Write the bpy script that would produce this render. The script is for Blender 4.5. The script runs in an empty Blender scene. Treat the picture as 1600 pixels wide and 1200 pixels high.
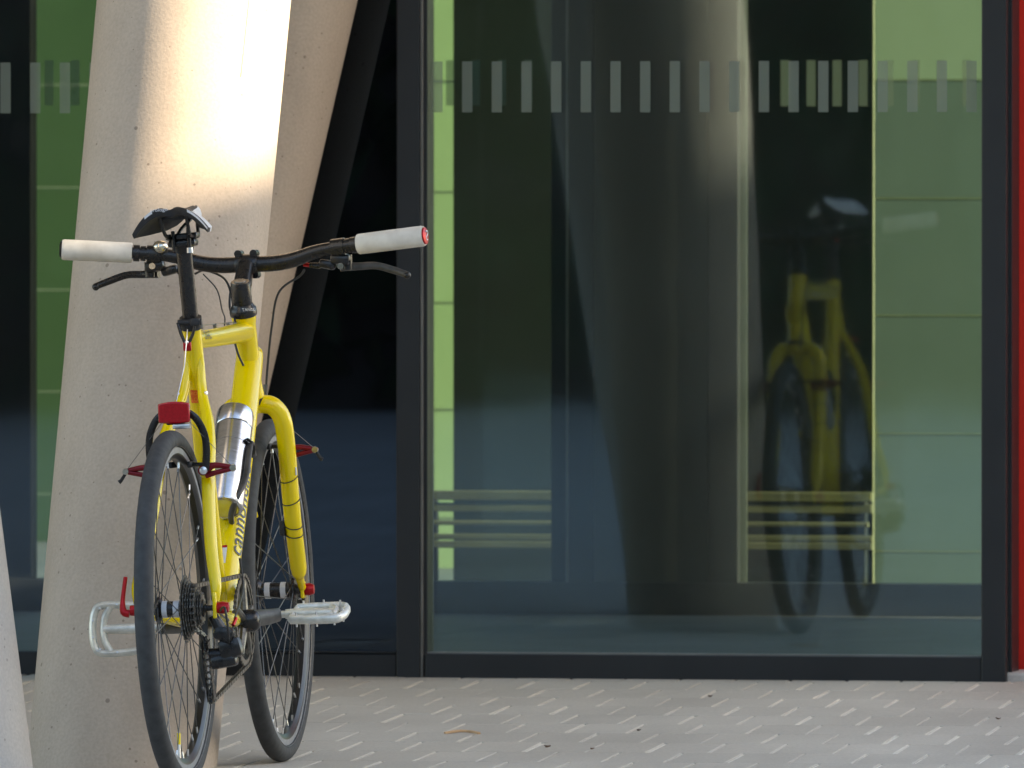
import bpy, bmesh, math, random
from mathutils import Vector, Matrix

R = math.radians
random.seed(7)
scene = bpy.context.scene
col = scene.collection

# ------------------------------------------------------------------ camera
CAM_YAW, CAM_PITCH = R(9.9), R(1.0326)
CAM_POS = Vector((0.6245 * math.cos(CAM_YAW) + 24 * math.sin(CAM_YAW), 0.6245 * math.sin(CAM_YAW) - 24 * math.cos(CAM_YAW), 1.2))
FPX = 19752.0                                    # focal length in pixels of a 1600 wide picture
cam_d = bpy.data.cameras.new('camera')
cam = bpy.data.objects.new('camera', cam_d)
col.objects.link(cam)
cam_d.sensor_width = 36.0
cam_d.lens = FPX * 36.0 / 1600.0
cam_d.clip_start, cam_d.clip_end = 0.5, 2000
cam.location = CAM_POS
cam.rotation_euler = (R(90) - CAM_PITCH, 0, CAM_YAW)
cam_d.dof.use_dof = True
cam_d.dof.focus_distance = 24.45
cam_d.dof.aperture_fstop = 17.0
scene.camera = cam
CAM_M = cam.rotation_euler.to_matrix()

def at(px, py, Y):
    """World point on the plane y = Y that lies on the sight line of picture point (px, py)."""
    d = CAM_M @ Vector(((px - 800) / FPX, -(py - 600) / FPX, -1.0))
    k = (Y - CAM_POS.y) / d.y
    return CAM_POS + d * k

def fx(px, Y, py=900):
    return at(px, py, Y).x

# ------------------------------------------------------------------ light
SUN_EL = R(24)
SUN_H = Vector((0.9925, -0.122))                 # horizontal direction towards the sun
world = bpy.data.worlds.new('World')
scene.world = world
world.use_nodes = True
wn = world.node_tree
sky = wn.nodes.new('ShaderNodeTexSky')
sky.sky_type = 'NISHITA'
sky.sun_disc = False
sky.sun_elevation = SUN_EL
sky.sun_rotation = math.atan2(SUN_H.x, SUN_H.y)
wn.nodes['Background'].inputs[1].default_value = 0.13
wn.links.new(sky.outputs[0], wn.nodes['Background'].inputs[0])
sun_d = bpy.data.lights.new('sun', 'SUN')
sun_d.energy = 4.2
sun_d.angle = R(0.53)
sun_d.color = (1.0, 0.88, 0.70)
sun = bpy.data.objects.new('sun', sun_d)
col.objects.link(sun)
sv = Vector((SUN_H.x * math.cos(SUN_EL), SUN_H.y * math.cos(SUN_EL), math.sin(SUN_EL)))
sun.rotation_euler = sv.to_track_quat('Z', 'Y').to_euler()

vs = scene.view_settings
vs.view_transform = 'Standard'
vs.look = 'None'
vs.exposure = 1.95
vs.use_white_balance = True
vs.white_balance_temperature = 7300
vs.white_balance_tint = 10
vs.gamma = 1.0
vs.use_curve_mapping = False
scene.cycles.max_bounces = 14
scene.cycles.glossy_bounces = 8
scene.cycles.transparent_max_bounces = 24
scene.cycles.use_denoising = True
scene.cycles.caustics_reflective = False

# ------------------------------------------------------------------ materials
def newmat(name):
    m = bpy.data.materials.new(name)
    m.use_nodes = True
    nt = m.node_tree
    return m, nt, nt.nodes['Principled BSDF']

def lk(nt, a, b):
    nt.links.new(a, b)

def noise_mat(name, c1, c2, scale=20, rough=0.6, metal=0.0, bump=0.0, detail=6, rr=None, stretch=None, coat=0.0):
    m, nt, b = newmat(name)
    tc = nt.nodes.new('ShaderNodeTexCoord')
    n = nt.nodes.new('ShaderNodeTexNoise')
    n.inputs['Scale'].default_value = scale
    n.inputs['Detail'].default_value = detail
    if stretch:
        mp = nt.nodes.new('ShaderNodeMapping')
        mp.inputs['Scale'].default_value = stretch
        lk(nt, tc.outputs['Object'], mp.inputs[0]); lk(nt, mp.outputs[0], n.inputs['Vector'])
    else:
        lk(nt, tc.outputs['Object'], n.inputs['Vector'])
    r = nt.nodes.new('ShaderNodeValToRGB')
    r.color_ramp.elements[0].position = 0.3; r.color_ramp.elements[0].color = (*c1, 1)
    r.color_ramp.elements[1].position = 0.72; r.color_ramp.elements[1].color = (*c2, 1)
    lk(nt, n.outputs[0], r.inputs[0]); lk(nt, r.outputs[0], b.inputs['Base Color'])
    b.inputs['Roughness'].default_value = rough
    b.inputs['Metallic'].default_value = metal
    b.inputs['Coat Weight'].default_value = coat
    b.inputs['Coat Roughness'].default_value = 0.06
    if rr:
        mr = nt.nodes.new('ShaderNodeMapRange')
        mr.inputs[3].default_value, mr.inputs[4].default_value = rr
        lk(nt, n.outputs[0], mr.inputs[0]); lk(nt, mr.outputs[0], b.inputs['Roughness'])
    if bump:
        bp = nt.nodes.new('ShaderNodeBump')
        bp.inputs['Strength'].default_value = bump
        bp.inputs['Distance'].default_value = 0.002
        lk(nt, n.outputs[0], bp.inputs['Height']); lk(nt, bp.outputs[0], b.inputs['Normal'])
    return m

M = {}
M['yellow'] = noise_mat('yellow_paint', (0.89, 0.665, 0.0003), (0.91, 0.685, 0.0006), 9, 0.27, coat=0.45)
M['black'] = noise_mat('black_anodised', (0.008, 0.007, 0.007), (0.016, 0.014, 0.013), 60, 0.3, rr=(0.2, 0.36))
M['black_matt'] = noise_mat('black_plastic', (0.012, 0.012, 0.013), (0.022, 0.022, 0.024), 90, 0.6)
M['tyre'] = noise_mat('tyre_rubber', (0.029, 0.031, 0.033), (0.048, 0.051, 0.053), 60, 0.72, bump=0.6)
M['rim'] = noise_mat('rim_black', (0.012, 0.012, 0.012), (0.02, 0.02, 0.02), 40, 0.3)
M['track'] = noise_mat('machined_rim', (0.24, 0.26, 0.29), (0.34, 0.36, 0.39), 60, 0.42, 0.4)
M['steel'] = noise_mat('spoke_steel', (0.10, 0.10, 0.10), (0.16, 0.16, 0.16), 60, 0.35, 0.9)
M['silver'] = noise_mat('silver_nipple', (0.75, 0.76, 0.78), (0.9, 0.9, 0.9), 60, 0.28, 0.9)
M['alu'] = noise_mat('white_alloy', (0.62, 0.63, 0.58), (0.85, 0.85, 0.80), 70, 0.42, 0.45)
M['dark_steel'] = noise_mat('dark_steel', (0.10, 0.095, 0.085), (0.24, 0.225, 0.20), 120, 0.40, 0.75)
M['crank'] = noise_mat('crank_alloy', (0.06, 0.06, 0.058), (0.13, 0.125, 0.12), 40, 0.42, 0.6)
M['white'] = noise_mat('white_plastic', (0.66, 0.66, 0.68), (0.78, 0.78, 0.80), 30, 0.45)
M['grip'] = noise_mat('white_grip_foam', (0.58, 0.53, 0.46), (0.78, 0.73, 0.65), 28, 0.78, bump=0.3)
M['red'] = noise_mat('red_anodised', (0.40, 0.008, 0.012), (0.55, 0.015, 0.02), 60, 0.28, 0.55)
M['red_dark'] = noise_mat('dark_red_anodised', (0.17, 0.004, 0.009), (0.25, 0.007, 0.014), 60, 0.35, 0.4)
M['red_plastic'] = noise_mat('red_reflector', (0.36, 0.003, 0.007), (0.50, 0.006, 0.013), 220, 0.18, coat=0.6)
M['orange'] = noise_mat('orange_sticker', (0.75, 0.12, 0.01), (0.85, 0.18, 0.015), 60, 0.45)
M['cream'] = noise_mat('pale_print', (0.85, 0.35, 0.06), (0.9, 0.42, 0.08), 60, 0.45)
M['decal'] = noise_mat('black_print', (0.012, 0.012, 0.014), (0.02, 0.02, 0.022), 60, 0.4)
M['grey_decal'] = noise_mat('grey_print', (0.05, 0.052, 0.055), (0.07, 0.072, 0.075), 60, 0.4)
M['cable'] = noise_mat('cable_housing', (0.015, 0.015, 0.016), (0.03, 0.03, 0.03), 80, 0.4)
M['wire'] = noise_mat('bare_cable', (0.45, 0.45, 0.45), (0.6, 0.6, 0.6), 80, 0.3, 0.9)
M['bottle'] = noise_mat('brushed_steel', (0.55, 0.55, 0.56), (0.72, 0.72, 0.73), 30, 0.22, 1.0, stretch=(1, 1, 14), rr=(0.16, 0.32))
M['brass'] = noise_mat('bell_metal', (0.55, 0.5, 0.4), (0.75, 0.7, 0.6), 60, 0.18, 1.0)
M['frame_dark'] = noise_mat('anthracite_frame', (0.010, 0.012, 0.014), (0.015, 0.017, 0.019), 8, 0.42)
M['frame_dark'].node_tree.nodes['Principled BSDF'].inputs['Specular IOR Level'].default_value = 0.45
M['gasket'] = noise_mat('grey_gasket', (0.16, 0.155, 0.14), (0.24, 0.23, 0.21), 12, 0.5)
M['redwall'] = noise_mat('red_cladding', (0.74, 0.018, 0.008), (0.80, 0.024, 0.010), 6, 0.4)
M['dark_wall'] = noise_mat('dark_lining', (0.010, 0.016, 0.010), (0.016, 0.024, 0.015), 3, 0.6)
M['bench_wood'] = noise_mat('bench_timber', (0.11, 0.108, 0.06), (0.18, 0.175, 0.095), 7, 0.5, stretch=(1, 8, 14))
M['strip'] = noise_mat('grey_green_edge', (0.10, 0.125, 0.105), (0.125, 0.15, 0.125), 10, 0.4)
M['olive_wall'] = noise_mat('olive_lining', (0.030, 0.031, 0.024), (0.040, 0.040, 0.030), 2, 0.5)
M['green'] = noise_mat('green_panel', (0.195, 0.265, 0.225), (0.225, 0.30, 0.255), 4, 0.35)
M['green_sun_top'] = noise_mat('sun_tinted_green_panel', (0.44, 0.57, 0.38), (0.48, 0.61, 0.42), 4, 0.35)  # lighter green: sunlight on the top panels put into their colour
M['green_shaded'] = noise_mat('shaded_green_panel', (0.070, 0.130, 0.052), (0.085, 0.150, 0.062), 4, 0.35)  # same green with the far wall's shade put into the colour
M['green_sunlit'] = noise_mat('sunlit_green_panel', (0.56, 0.76, 0.36), (0.62, 0.82, 0.42), 4, 0.35)  # brighter copy of the green, sunlight partly put into the colour
M['green_joint'] = noise_mat('pale_joint', (0.30, 0.36, 0.22), (0.38, 0.44, 0.28), 14, 0.5)
M['green_edge'] = noise_mat('glass_edge', (0.50, 0.56, 0.34), (0.62, 0.68, 0.44), 14, 0.3)
M['lobby_floor'] = noise_mat('lobby_floor', (0.07, 0.075, 0.08), (0.11, 0.115, 0.12), 5, 0.5)
M['soffit'] = noise_mat('soffit_concrete', (0.38, 0.36, 0.33), (0.46, 0.44, 0.40), 1.2, 0.8)
M['plaster'] = noise_mat('pale_render', (0.66, 0.62, 0.55), (0.74, 0.70, 0.63), 0.6, 0.85)
M['bark'] = noise_mat('bark', (0.05, 0.04, 0.03), (0.1, 0.08, 0.06), 12, 0.9)
M['leaf'] = noise_mat('hedge_leaf', (0.025, 0.05, 0.018), (0.05, 0.085, 0.03), 2, 0.6)
M['straw'] = noise_mat('dry_straw', (0.55, 0.34, 0.18), (0.68, 0.45, 0.26), 60, 0.8)
M['seam'] = noise_mat('rusty_seam', (0.16, 0.09, 0.06), (0.42, 0.30, 0.22), 40, 0.9)
M['dead_leaf'] = noise_mat('dead_leaf', (0.05, 0.03, 0.02), (0.12, 0.07, 0.04), 60, 0.8)

def glass_mat(name, tint, refl, rough=0.0, dust=0.02):
    m, nt, b = newmat(name)
    nt.nodes.remove(b)
    N = nt.nodes.new
    out = nt.nodes['Material Output']
    tr = N('ShaderNodeBsdfTransparent'); tr.inputs[0].default_value = (*tint, 1)
    gl = N('ShaderNodeBsdfGlossy'); gl.inputs['Roughness'].default_value = rough
    gl.inputs[0].default_value = (0.62, 0.82, 1.0, 1)
    # faint waviness of the pane
    tc = N('ShaderNodeTexCoord')
    n = N('ShaderNodeTexNoise'); n.inputs['Scale'].default_value = 1.3; n.inputs['Detail'].default_value = 2
    bp = N('ShaderNodeBump'); bp.inputs['Strength'].default_value = 0.02; bp.inputs['Distance'].default_value = 0.05
    lk(nt, tc.outputs['Object'], n.inputs['Vector']); lk(nt, n.outputs[0], bp.inputs['Height']); lk(nt, bp.outputs[0], gl.inputs['Normal'])
    mx = N('ShaderNodeMixShader'); mx.inputs[0].default_value = refl
    lk(nt, tr.outputs[0], mx.inputs[1]); lk(nt, gl.outputs[0], mx.inputs[2])
    # thin film of dust and dried drops
    df = N('ShaderNodeBsdfDiffuse'); df.inputs[0].default_value = (0.62, 0.62, 0.58, 1)
    d1 = N('ShaderNodeTexNoise'); d1.inputs['Scale'].default_value = 2.2; d1.inputs['Detail'].default_value = 9; d1.inputs['Roughness'].default_value = 0.65
    mp = N('ShaderNodeMapping'); mp.inputs['Scale'].default_value = (2.6, 1, 0.7)
    lk(nt, tc.outputs['Object'], mp.inputs[0]); lk(nt, mp.outputs[0], d1.inputs['Vector'])
    r1 = N('ShaderNodeMapRange'); r1.inputs[1].default_value = 0.3; r1.inputs[2].default_value = 0.75; r1.inputs[3].default_value = dust * 0.6; r1.inputs[4].default_value = dust * 1.5
    lk(nt, d1.outputs[0], r1.inputs[0])
    v = N('ShaderNodeTexVoronoi'); v.inputs['Scale'].default_value = 21
    lk(nt, tc.outputs['Object'], v.inputs['Vector'])
    sp = N('ShaderNodeSeparateColor'); lk(nt, v.outputs['Color'], sp.inputs[0])
    g1 = N('ShaderNodeMath'); g1.operation = 'GREATER_THAN'; g1.inputs[1].default_value = 0.93; lk(nt, sp.outputs[0], g1.inputs[0])
    l1 = N('ShaderNodeMath'); l1.operation = 'LESS_THAN'; l1.inputs[1].default_value = 0.04; lk(nt, v.outputs['Distance'], l1.inputs[0])
    m1 = N('ShaderNodeMath'); m1.operation = 'MULTIPLY'; lk(nt, g1.outputs[0], m1.inputs[0]); lk(nt, l1.outputs[0], m1.inputs[1])
    m2 = N('ShaderNodeMath'); m2.operation = 'MULTIPLY_ADD'; m2.inputs[1].default_value = 0.10 if dust > 0.005 else 0.0
    lk(nt, m1.outputs[0], m2.inputs[0]); lk(nt, r1.outputs[0], m2.inputs[2])
    m3 = N('ShaderNodeMixShader'); lk(nt, m2.outputs[0], m3.inputs[0]); lk(nt, mx.outputs[0], m3.inputs[1]); lk(nt, df.outputs[0], m3.inputs[2])
    lk(nt, m3.outputs[0], out.inputs[0])
    return m

M['glass'] = glass_mat('window_glass', (0.72, 0.82, 0.74), 0.082, 0.022, 0.011)
M['glass_back'] = glass_mat('window_glass_back', (0.93, 0.97, 0.94), 0.060, 0.027, 0.001)
M['glass_inner'] = glass_mat('lobby_glass', (0.76, 0.84, 0.78), 0.06, 0.022, 0.004)

def dark_glass():
    m, nt, b = newmat('dark_tinted_glass')
    b.inputs['Base Color'].default_value = (0.004, 0.004, 0.005, 1)
    b.inputs['Roughness'].default_value = 0.012
    b.inputs['IOR'].default_value = 1.72
    b.inputs['Specular Tint'].default_value = (0.55, 0.76, 1.0, 1)
    return m
M['dark_glass'] = dark_glass()

def film_mat(name, colr, cover):
    m, nt, b = newmat(name)
    out = nt.nodes['Material Output']
    b.inputs['Base Color'].default_value = (*colr, 1)
    b.inputs['Roughness'].default_value = 0.5
    tr = nt.nodes.new('ShaderNodeBsdfTransparent')
    mx = nt.nodes.new('ShaderNodeMixShader'); mx.inputs[0].default_value = cover
    lk(nt, tr.outputs[0], mx.inputs[1]); lk(nt, b.outputs[0], mx.inputs[2]); lk(nt, mx.outputs[0], out.inputs[0])
    return m
M['film'] = film_mat('frosted_film', (0.235, 0.275, 0.225), 0.60)
M['film_inner'] = film_mat('frosted_film_inside', (0.26, 0.33, 0.25), 0.55)

def concrete(name, c1, c2, pit=0.5):
    m, nt, b = newmat(name)
    N = nt.nodes.new
    tc = N('ShaderNodeTexCoord')
    big = N('ShaderNodeTexNoise'); big.inputs['Scale'].default_value = 3.2; big.inputs['Detail'].default_value = 8
    lk(nt, tc.outputs['Object'], big.inputs['Vector'])
    r = N('ShaderNodeValToRGB')
    r.color_ramp.elements[0].position = 0.28; r.color_ramp.elements[0].color = (*c1, 1)
    r.color_ramp.elements[1].position = 0.75; r.color_ramp.elements[1].color = (*c2, 1)
    stv = N('ShaderNodeMapping'); stv.inputs['Scale'].default_value = (9, 9, 0.7)
    stn = N('ShaderNodeTexNoise'); stn.inputs['Scale'].default_value = 1.6; stn.inputs['Detail'].default_value = 6
    lk(nt, tc.outputs['Object'], stv.inputs[0]); lk(nt, stv.outputs[0], stn.inputs['Vector'])
    avg = N('ShaderNodeMix'); avg.inputs[0].default_value = 0.45
    lk(nt, big.outputs[0], avg.inputs[2]); lk(nt, stn.outputs[0], avg.inputs[3]); lk(nt, avg.outputs[0], r.inputs[0])
    fine = N('ShaderNodeTexNoise'); fine.inputs['Scale'].default_value = 160; fine.inputs['Detail'].default_value = 4
    lk(nt, tc.outputs['Object'], fine.inputs['Vector'])
    mf = N('ShaderNodeMixRGB'); mf.blend_type = 'MULTIPLY'; mf.inputs[0].default_value = 0.35
    fr = N('ShaderNodeMapRange'); fr.inputs[1].default_value = 0.3; fr.inputs[2].default_value = 0.7; fr.inputs[3].default_value = 0.72; fr.inputs[4].default_value = 1.15
    lk(nt, fine.outputs[0], fr.inputs[0]); lk(nt, r.outputs[0], mf.inputs[1]); lk(nt, fr.outputs[0], mf.inputs[2])
    # bug holes of two sizes
    prev = mf.outputs[0]; hsum = None
    for sc, lim in ((26, 0.085), (11, 0.045), (60, 0.11)):
        v = N('ShaderNodeTexVoronoi'); v.inputs['Scale'].default_value = sc; v.inputs['Randomness'].default_value = 1.0
        lk(nt, tc.outputs['Object'], v.inputs['Vector'])
        sep = N('ShaderNodeSeparateColor'); lk(nt, v.outputs['Color'], sep.inputs[0])
        th = N('ShaderNodeMath'); th.operation = 'MULTIPLY'; th.inputs[1].default_value = lim * 1.5
        lk(nt, sep.outputs[0], th.inputs[0])
        lt = N('ShaderNodeMath'); lt.operation = 'LESS_THAN'
        lk(nt, v.outputs['Distance'], lt.inputs[0]); lk(nt, th.outputs[0], lt.inputs[1])
        gate = N('ShaderNodeMath'); gate.operation = 'GREATER_THAN'; gate.inputs[1].default_value = 0.62
        lk(nt, sep.outputs[1], gate.inputs[0])
        g = N('ShaderNodeMath'); g.operation = 'MULTIPLY'; lk(nt, lt.outputs[0], g.inputs[0]); lk(nt, gate.outputs[0], g.inputs[1])
        mx = N('ShaderNodeMixRGB'); mx.inputs[2].default_value = (c1[0] * 0.35, c1[1] * 0.32, c1[2] * 0.3, 1)
        gg = N('ShaderNodeMath'); gg.operation = 'MULTIPLY'; gg.inputs[1].default_value = pit; lk(nt, g.outputs[0], gg.inputs[0])
        lk(nt, gg.outputs[0], mx.inputs[0]); lk(nt, prev, mx.inputs[1]); prev = mx.outputs[0]
    lk(nt, prev, b.inputs['Base Color'])
    b.inputs['Roughness'].default_value = 0.75
    bp = N('ShaderNodeBump'); bp.inputs['Strength'].default_value = 0.15; bp.inputs['Distance'].default_value = 0.003
    lk(nt, fine.outputs[0], bp.inputs['Height']); lk(nt, bp.outputs[0], b.inputs['Normal'])
    return m
M['concrete'] = concrete('column_concrete', (0.43, 0.345, 0.270), (0.56, 0.462, 0.372), 0.6)
M['concrete_pale'] = concrete('pale_concrete', (0.50, 0.46, 0.42), (0.60, 0.56, 0.52), 0.5)

def paver_mat(name, brick=False):
    m, nt, b = newmat(name)
    N = nt.nodes.new
    tc = N('ShaderNodeTexCoord'); geo = N('ShaderNodeNewGeometry')
    big = N('ShaderNodeTexNoise'); big.inputs['Scale'].default_value = 1.7; big.inputs['Detail'].default_value = 7
    fine = N('ShaderNodeTexNoise'); fine.inputs['Scale'].default_value = 150; fine.inputs['Detail'].default_value = 3
    mp = N('ShaderNodeMapping'); mp.inputs['Scale'].default_value = (1.2, 0.5, 1)
    lk(nt, geo.outputs['Position'], mp.inputs[0]); lk(nt, mp.outputs[0], big.inputs['Vector'])
    lk(nt, geo.outputs['Position'], fine.inputs['Vector'])
    r = N('ShaderNodeValToRGB')
    r.color_ramp.elements[0].position = 0.3; r.color_ramp.elements[0].color = (0.46, 0.420, 0.360, 1)
    r.color_ramp.elements[1].position = 0.7; r.color_ramp.elements[1].color = (0.60, 0.555, 0.48, 1)
    lk(nt, big.outputs[0], r.inputs[0])
    fr = N('ShaderNodeMapRange'); fr.inputs[1].default_value = 0.3; fr.inputs[2].default_value = 0.7; fr.inputs[3].default_value = 0.8; fr.inputs[4].default_value = 1.15
    lk(nt, fine.outputs[0], fr.inputs[0])
    mu = N('ShaderNodeMixRGB'); mu.blend_type = 'MULTIPLY'; mu.inputs[0].default_value = 0.6
    lk(nt, r.outputs[0], mu.inputs[1]); lk(nt, fr.outputs[0], mu.inputs[2])
    outc = mu.outputs[0]
    if brick:
        bt = N('ShaderNodeTexBrick')
        bt.offset = 0.5
        bt.inputs['Scale'].default_value = 1.0
        bt.inputs['Brick Width'].default_value = PW
        bt.inputs['Row Height'].default_value = PD
        bt.inputs['Mortar Size'].default_value = 0.0025
        bt.inputs['Mortar'].default_value = (0.82, 0.78, 0.68, 1)
        lk(nt, tc.outputs['Object'], bt.inputs['Vector'])
        lk(nt, outc, bt.inputs['Color1']); lk(nt, outc, bt.inputs['Color2'])
        outc = bt.outputs[0]
    else:
        oi = N('ShaderNodeObjectInfo')
        rr = N('ShaderNodeMapRange'); rr.inputs[3].default_value = 0.945; rr.inputs[4].default_value = 1.045
        lk(nt, oi.outputs['Random'], rr.inputs[0])
        m2 = N('ShaderNodeMixRGB'); m2.blend_type = 'MULTIPLY'; m2.inputs[0].default_value = 1.0
        lk(nt, outc, m2.inputs[1]); lk(nt, rr.outputs[0], m2.inputs[2]); outc = m2.outputs[0]
    lk(nt, outc, b.inputs['Base Color'])
    b.inputs['Roughness'].default_value = 0.8
    bp = N('ShaderNodeBump'); bp.inputs['Strength'].default_value = 0.2; bp.inputs['Distance'].default_value = 0.002
    lk(nt, fine.outputs[0], bp.inputs['Height']); lk(nt, bp.outputs[0], b.inputs['Normal'])
    return m
PW, PD = 0.1245, 0.352
M['paver'] = paver_mat('grey_paver')
M['paving'] = paver_mat('grey_paving_far', True)
M['sand'] = noise_mat('joint_sand', (0.74, 0.70, 0.60), (0.92, 0.88, 0.78), 9, 0.9)

# ------------------------------------------------------------------ mesh helpers
def V(*a):
    return Vector(a)

class MB:
    def __init__(self):
        self.v, self.f, self.m = [], [], []
    def add(self, vs_, fs_, mi=0):
        o = len(self.v)
        self.v += [Vector(p) for p in vs_]
        for f in fs_:
            self.f.append([i + o for i in f]); self.m.append(mi)
        return self
    def box(self, a, b, mi=0, mat=None):
        x0, y0, z0 = a; x1, y1, z1 = b
        p = [V(x, y, z) for x in (x0, x1) for y in (y0, y1) for z in (z0, z1)]
        if mat is not None:
            p = [mat @ q for q in p]
        return self.add(p, [(0, 1, 3, 2), (4, 6, 7, 5), (0, 4, 5, 1), (2, 3, 7, 6), (0, 2, 6, 4), (1, 5, 7, 3)], mi)
    def rbox(self, c, s, bev=0.003, mi=0, rot=None, seg=2):
        """bevelled box: centre c, full size s"""
        bm = bmesh.new()
        bmesh.ops.create_cube(bm, size=1)
        for q in bm.verts:
            q.co = V(q.co.x * s[0], q.co.y * s[1], q.co.z * s[2])
        bmesh.ops.bevel(bm, geom=bm.edges[:], offset=bev, segments=seg, affect='EDGES', profile=0.5)
        bm.verts.index_update()
        mt = Matrix.Translation(V(*c))
        if rot is not None:
            mt = mt @ rot.to_4x4()
        self.add([mt @ q.co for q in bm.verts], [[q.index for q in f.verts] for f in bm.faces], mi)
        bm.free()
        return self
    def tube(self, pts, r, seg=12, mi=0, cap=True, flat=None):
        pts = [V(*p) for p in pts]
        n = len(pts)
        rs = r if isinstance(r, (list, tuple)) else [r] * n
        t0 = (pts[1] - pts[0]).normalized()
        u = t0.orthogonal().normalized()
        if flat is not None:
            u = (flat[0] - t0 * flat[0].dot(t0)).normalized()
        vs_, fs_ = [], []
        for i in range(n):
            if i == 0: t = t0
            elif i == n - 1: t = (pts[i] - pts[i - 1]).normalized()
            else: t = ((pts[i] - pts[i - 1]).normalized() + (pts[i + 1] - pts[i]).normalized()).normalized()
            u = (u - t * u.dot(t)).normalized()
            w = t.cross(u)
            for k in range(seg):
                a = 2 * math.pi * k / seg
                e = 1.0 if flat is None else flat[1]
                vs_.append(pts[i] + u * (math.cos(a) * rs[i] * e) + w * (math.sin(a) * rs[i]))
        for i in range(n - 1):
            for k in range(seg):
                a, b_ = i * seg + k, i * seg + (k + 1) % seg
                fs_.append((a, b_, b_ + seg, a + seg))
        if cap:
            fs_.append(list(range(seg))[::-1]); fs_.append([(n - 1) * seg + k for k in range(seg)])
        return self.add(vs_, fs_, mi)
    def lathe(self, prof, axis=V(1, 0, 0), c=V(0, 0, 0), seg=48, mi=0, closed=False):
        """prof: (along axis, radius) pairs turned about the axis through c"""
        q = axis.normalized().to_track_quat('X', 'Z').to_matrix()
        vs_, fs_ = [], []
        n = len(prof)
        for k in range(seg):
            a = 2 * math.pi * k / seg
            for (h, r) in prof:
                vs_.append(c + q @ V(h, r * math.cos(a), r * math.sin(a)))
        last = n if closed else n - 1
        for k in range(seg):
            k2 = (k + 1) % seg
            for i in range(last):
                j = (i + 1) % n
                fs_.append((k * n + i, k * n + j, k2 * n + j, k2 * n + i))
        return self.add(vs_, fs_, mi)
    def sphere(self, c, r, mi=0, sc=(1, 1, 1), seg=14):
        bm = bmesh.new()
        bmesh.ops.create_uvsphere(bm, u_segments=seg, v_segments=seg // 2 + 2, radius=r)
        bm.verts.index_update()
        self.add([V(*c) + V(q.co.x * sc[0], q.co.y * sc[1], q.co.z * sc[2]) for q in bm.verts], [[q.index for q in f.verts] for f in bm.faces], mi)
        bm.free()
        return self
    def prism(self, outline, d, mi=0):
        """outline: 3D ring of points, extruded by vector d"""
        n = len(outline)
        o = [V(*p) for p in outline]
        return self.add(o + [p + d for p in o], [list(range(n))[::-1], [n + i for i in range(n)]] + [(i, (i + 1) % n, n + (i + 1) % n, n + i) for i in range(n)], mi)
    def mesh(self, name, mats, sharp=40):
        me = bpy.data.meshes.new(name)
        me.from_pydata([tuple(p) for p in self.v], [], self.f)
        for mt in (mats if isinstance(mats, (list, tuple)) else [mats]):
            me.materials.append(M[mt])
        for p, mi in zip(me.polygons, self.m):
            p.material_index = mi
        bm = bmesh.new(); bm.from_mesh(me)
        bmesh.ops.recalc_face_normals(bm, faces=bm.faces[:])
        bm.to_mesh(me); bm.free()
        if sharp:
            me.shade_smooth()
            me.set_sharp_from_angle(angle=R(sharp))
        me.update()
        return me
    def build(self, name, mats, parent=None, sharp=40):
        return put(name, self.mesh(name, mats, sharp), parent)

def put(name, me, parent=None):
    o = bpy.data.objects.new(name, me)
    col.objects.link(o)
    if parent is not None:
        o.parent = parent
    return o

def tag(o, label=None, cat=None, group=None, kind=None):
    if label: o['label'] = label
    if cat: o['category'] = cat
    if group: o['group'] = group
    if kind: o['kind'] = kind
    return o

def empty(name, loc=(0, 0, 0)):
    o = bpy.data.objects.new(name, None)
    o.empty_display_size = 0.1
    o.location = loc
    col.objects.link(o)
    return o

def spline(pts, n=8):
    pts = [V(*p) for p in pts]
    p = [pts[0] * 2 - pts[1]] + pts + [pts[-1] * 2 - pts[-2]]
    out = []
    for i in range(1, len(p) - 2):
        for k in range(n):
            t = k / n
            a, b, c, d = p[i - 1], p[i], p[i + 1], p[i + 2]
            out.append(0.5 * ((2 * b) + (c - a) * t + (2 * a - 5 * b + 4 * c - d) * t * t + (3 * b - a - 3 * c + d) * t ** 3))
    out.append(pts[-1])
    return out

def lerps(vals, n):
    """radius list to go with spline(): piecewise linear"""
    out = []
    for a, b in zip(vals[:-1], vals[1:]):
        out += [a + (b - a) * k / n for k in range(n)]
    return out + [vals[-1]]

def lettering(text, size, fn, cuts=0, spacing=1.0):
    """flat letters as a mesh, each point (x, y) mapped by fn to space"""
    cu = bpy.data.curves.new('letters', 'FONT')
    cu.body = text; cu.size = size; cu.align_x = 'LEFT'; cu.space_character = spacing
    cu.resolution_u = 3
    ob = bpy.data.objects.new('letters', cu)
    col.objects.link(ob)
    bpy.context.view_layer.update()
    dg = bpy.context.evaluated_depsgraph_get()
    me = bpy.data.meshes.new_from_object(ob.evaluated_get(dg))
    bm = bmesh.new(); bm.from_mesh(me)
    for k in range(cuts):
        y = size * (-0.25 + 1.1 * (k + 0.5) / cuts)
        bmesh.ops.bisect_plane(bm, geom=bm.verts[:] + bm.edges[:] + bm.faces[:], plane_co=(0, y, 0), plane_no=(0, 1, 0))
    bm.verts.index_update()
    mb = MB()
    mb.add([fn(q.co.x, q.co.y) for q in bm.verts], [[q.index for q in f.verts] for f in bm.faces])
    bm.free()
    bpy.data.objects.remove(ob); bpy.data.meshes.remove(me); bpy.data.curves.remove(cu)
    return mb

# ------------------------------------------------------------------ ground
FY = 4.46                                         # outer glass line
RISE = 0.029                                      # the paving falls away from the building
def gz(y):
    return max(0.0, min(1.0, (y - 1.2) / (FY - 1.2))) * RISE

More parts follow.
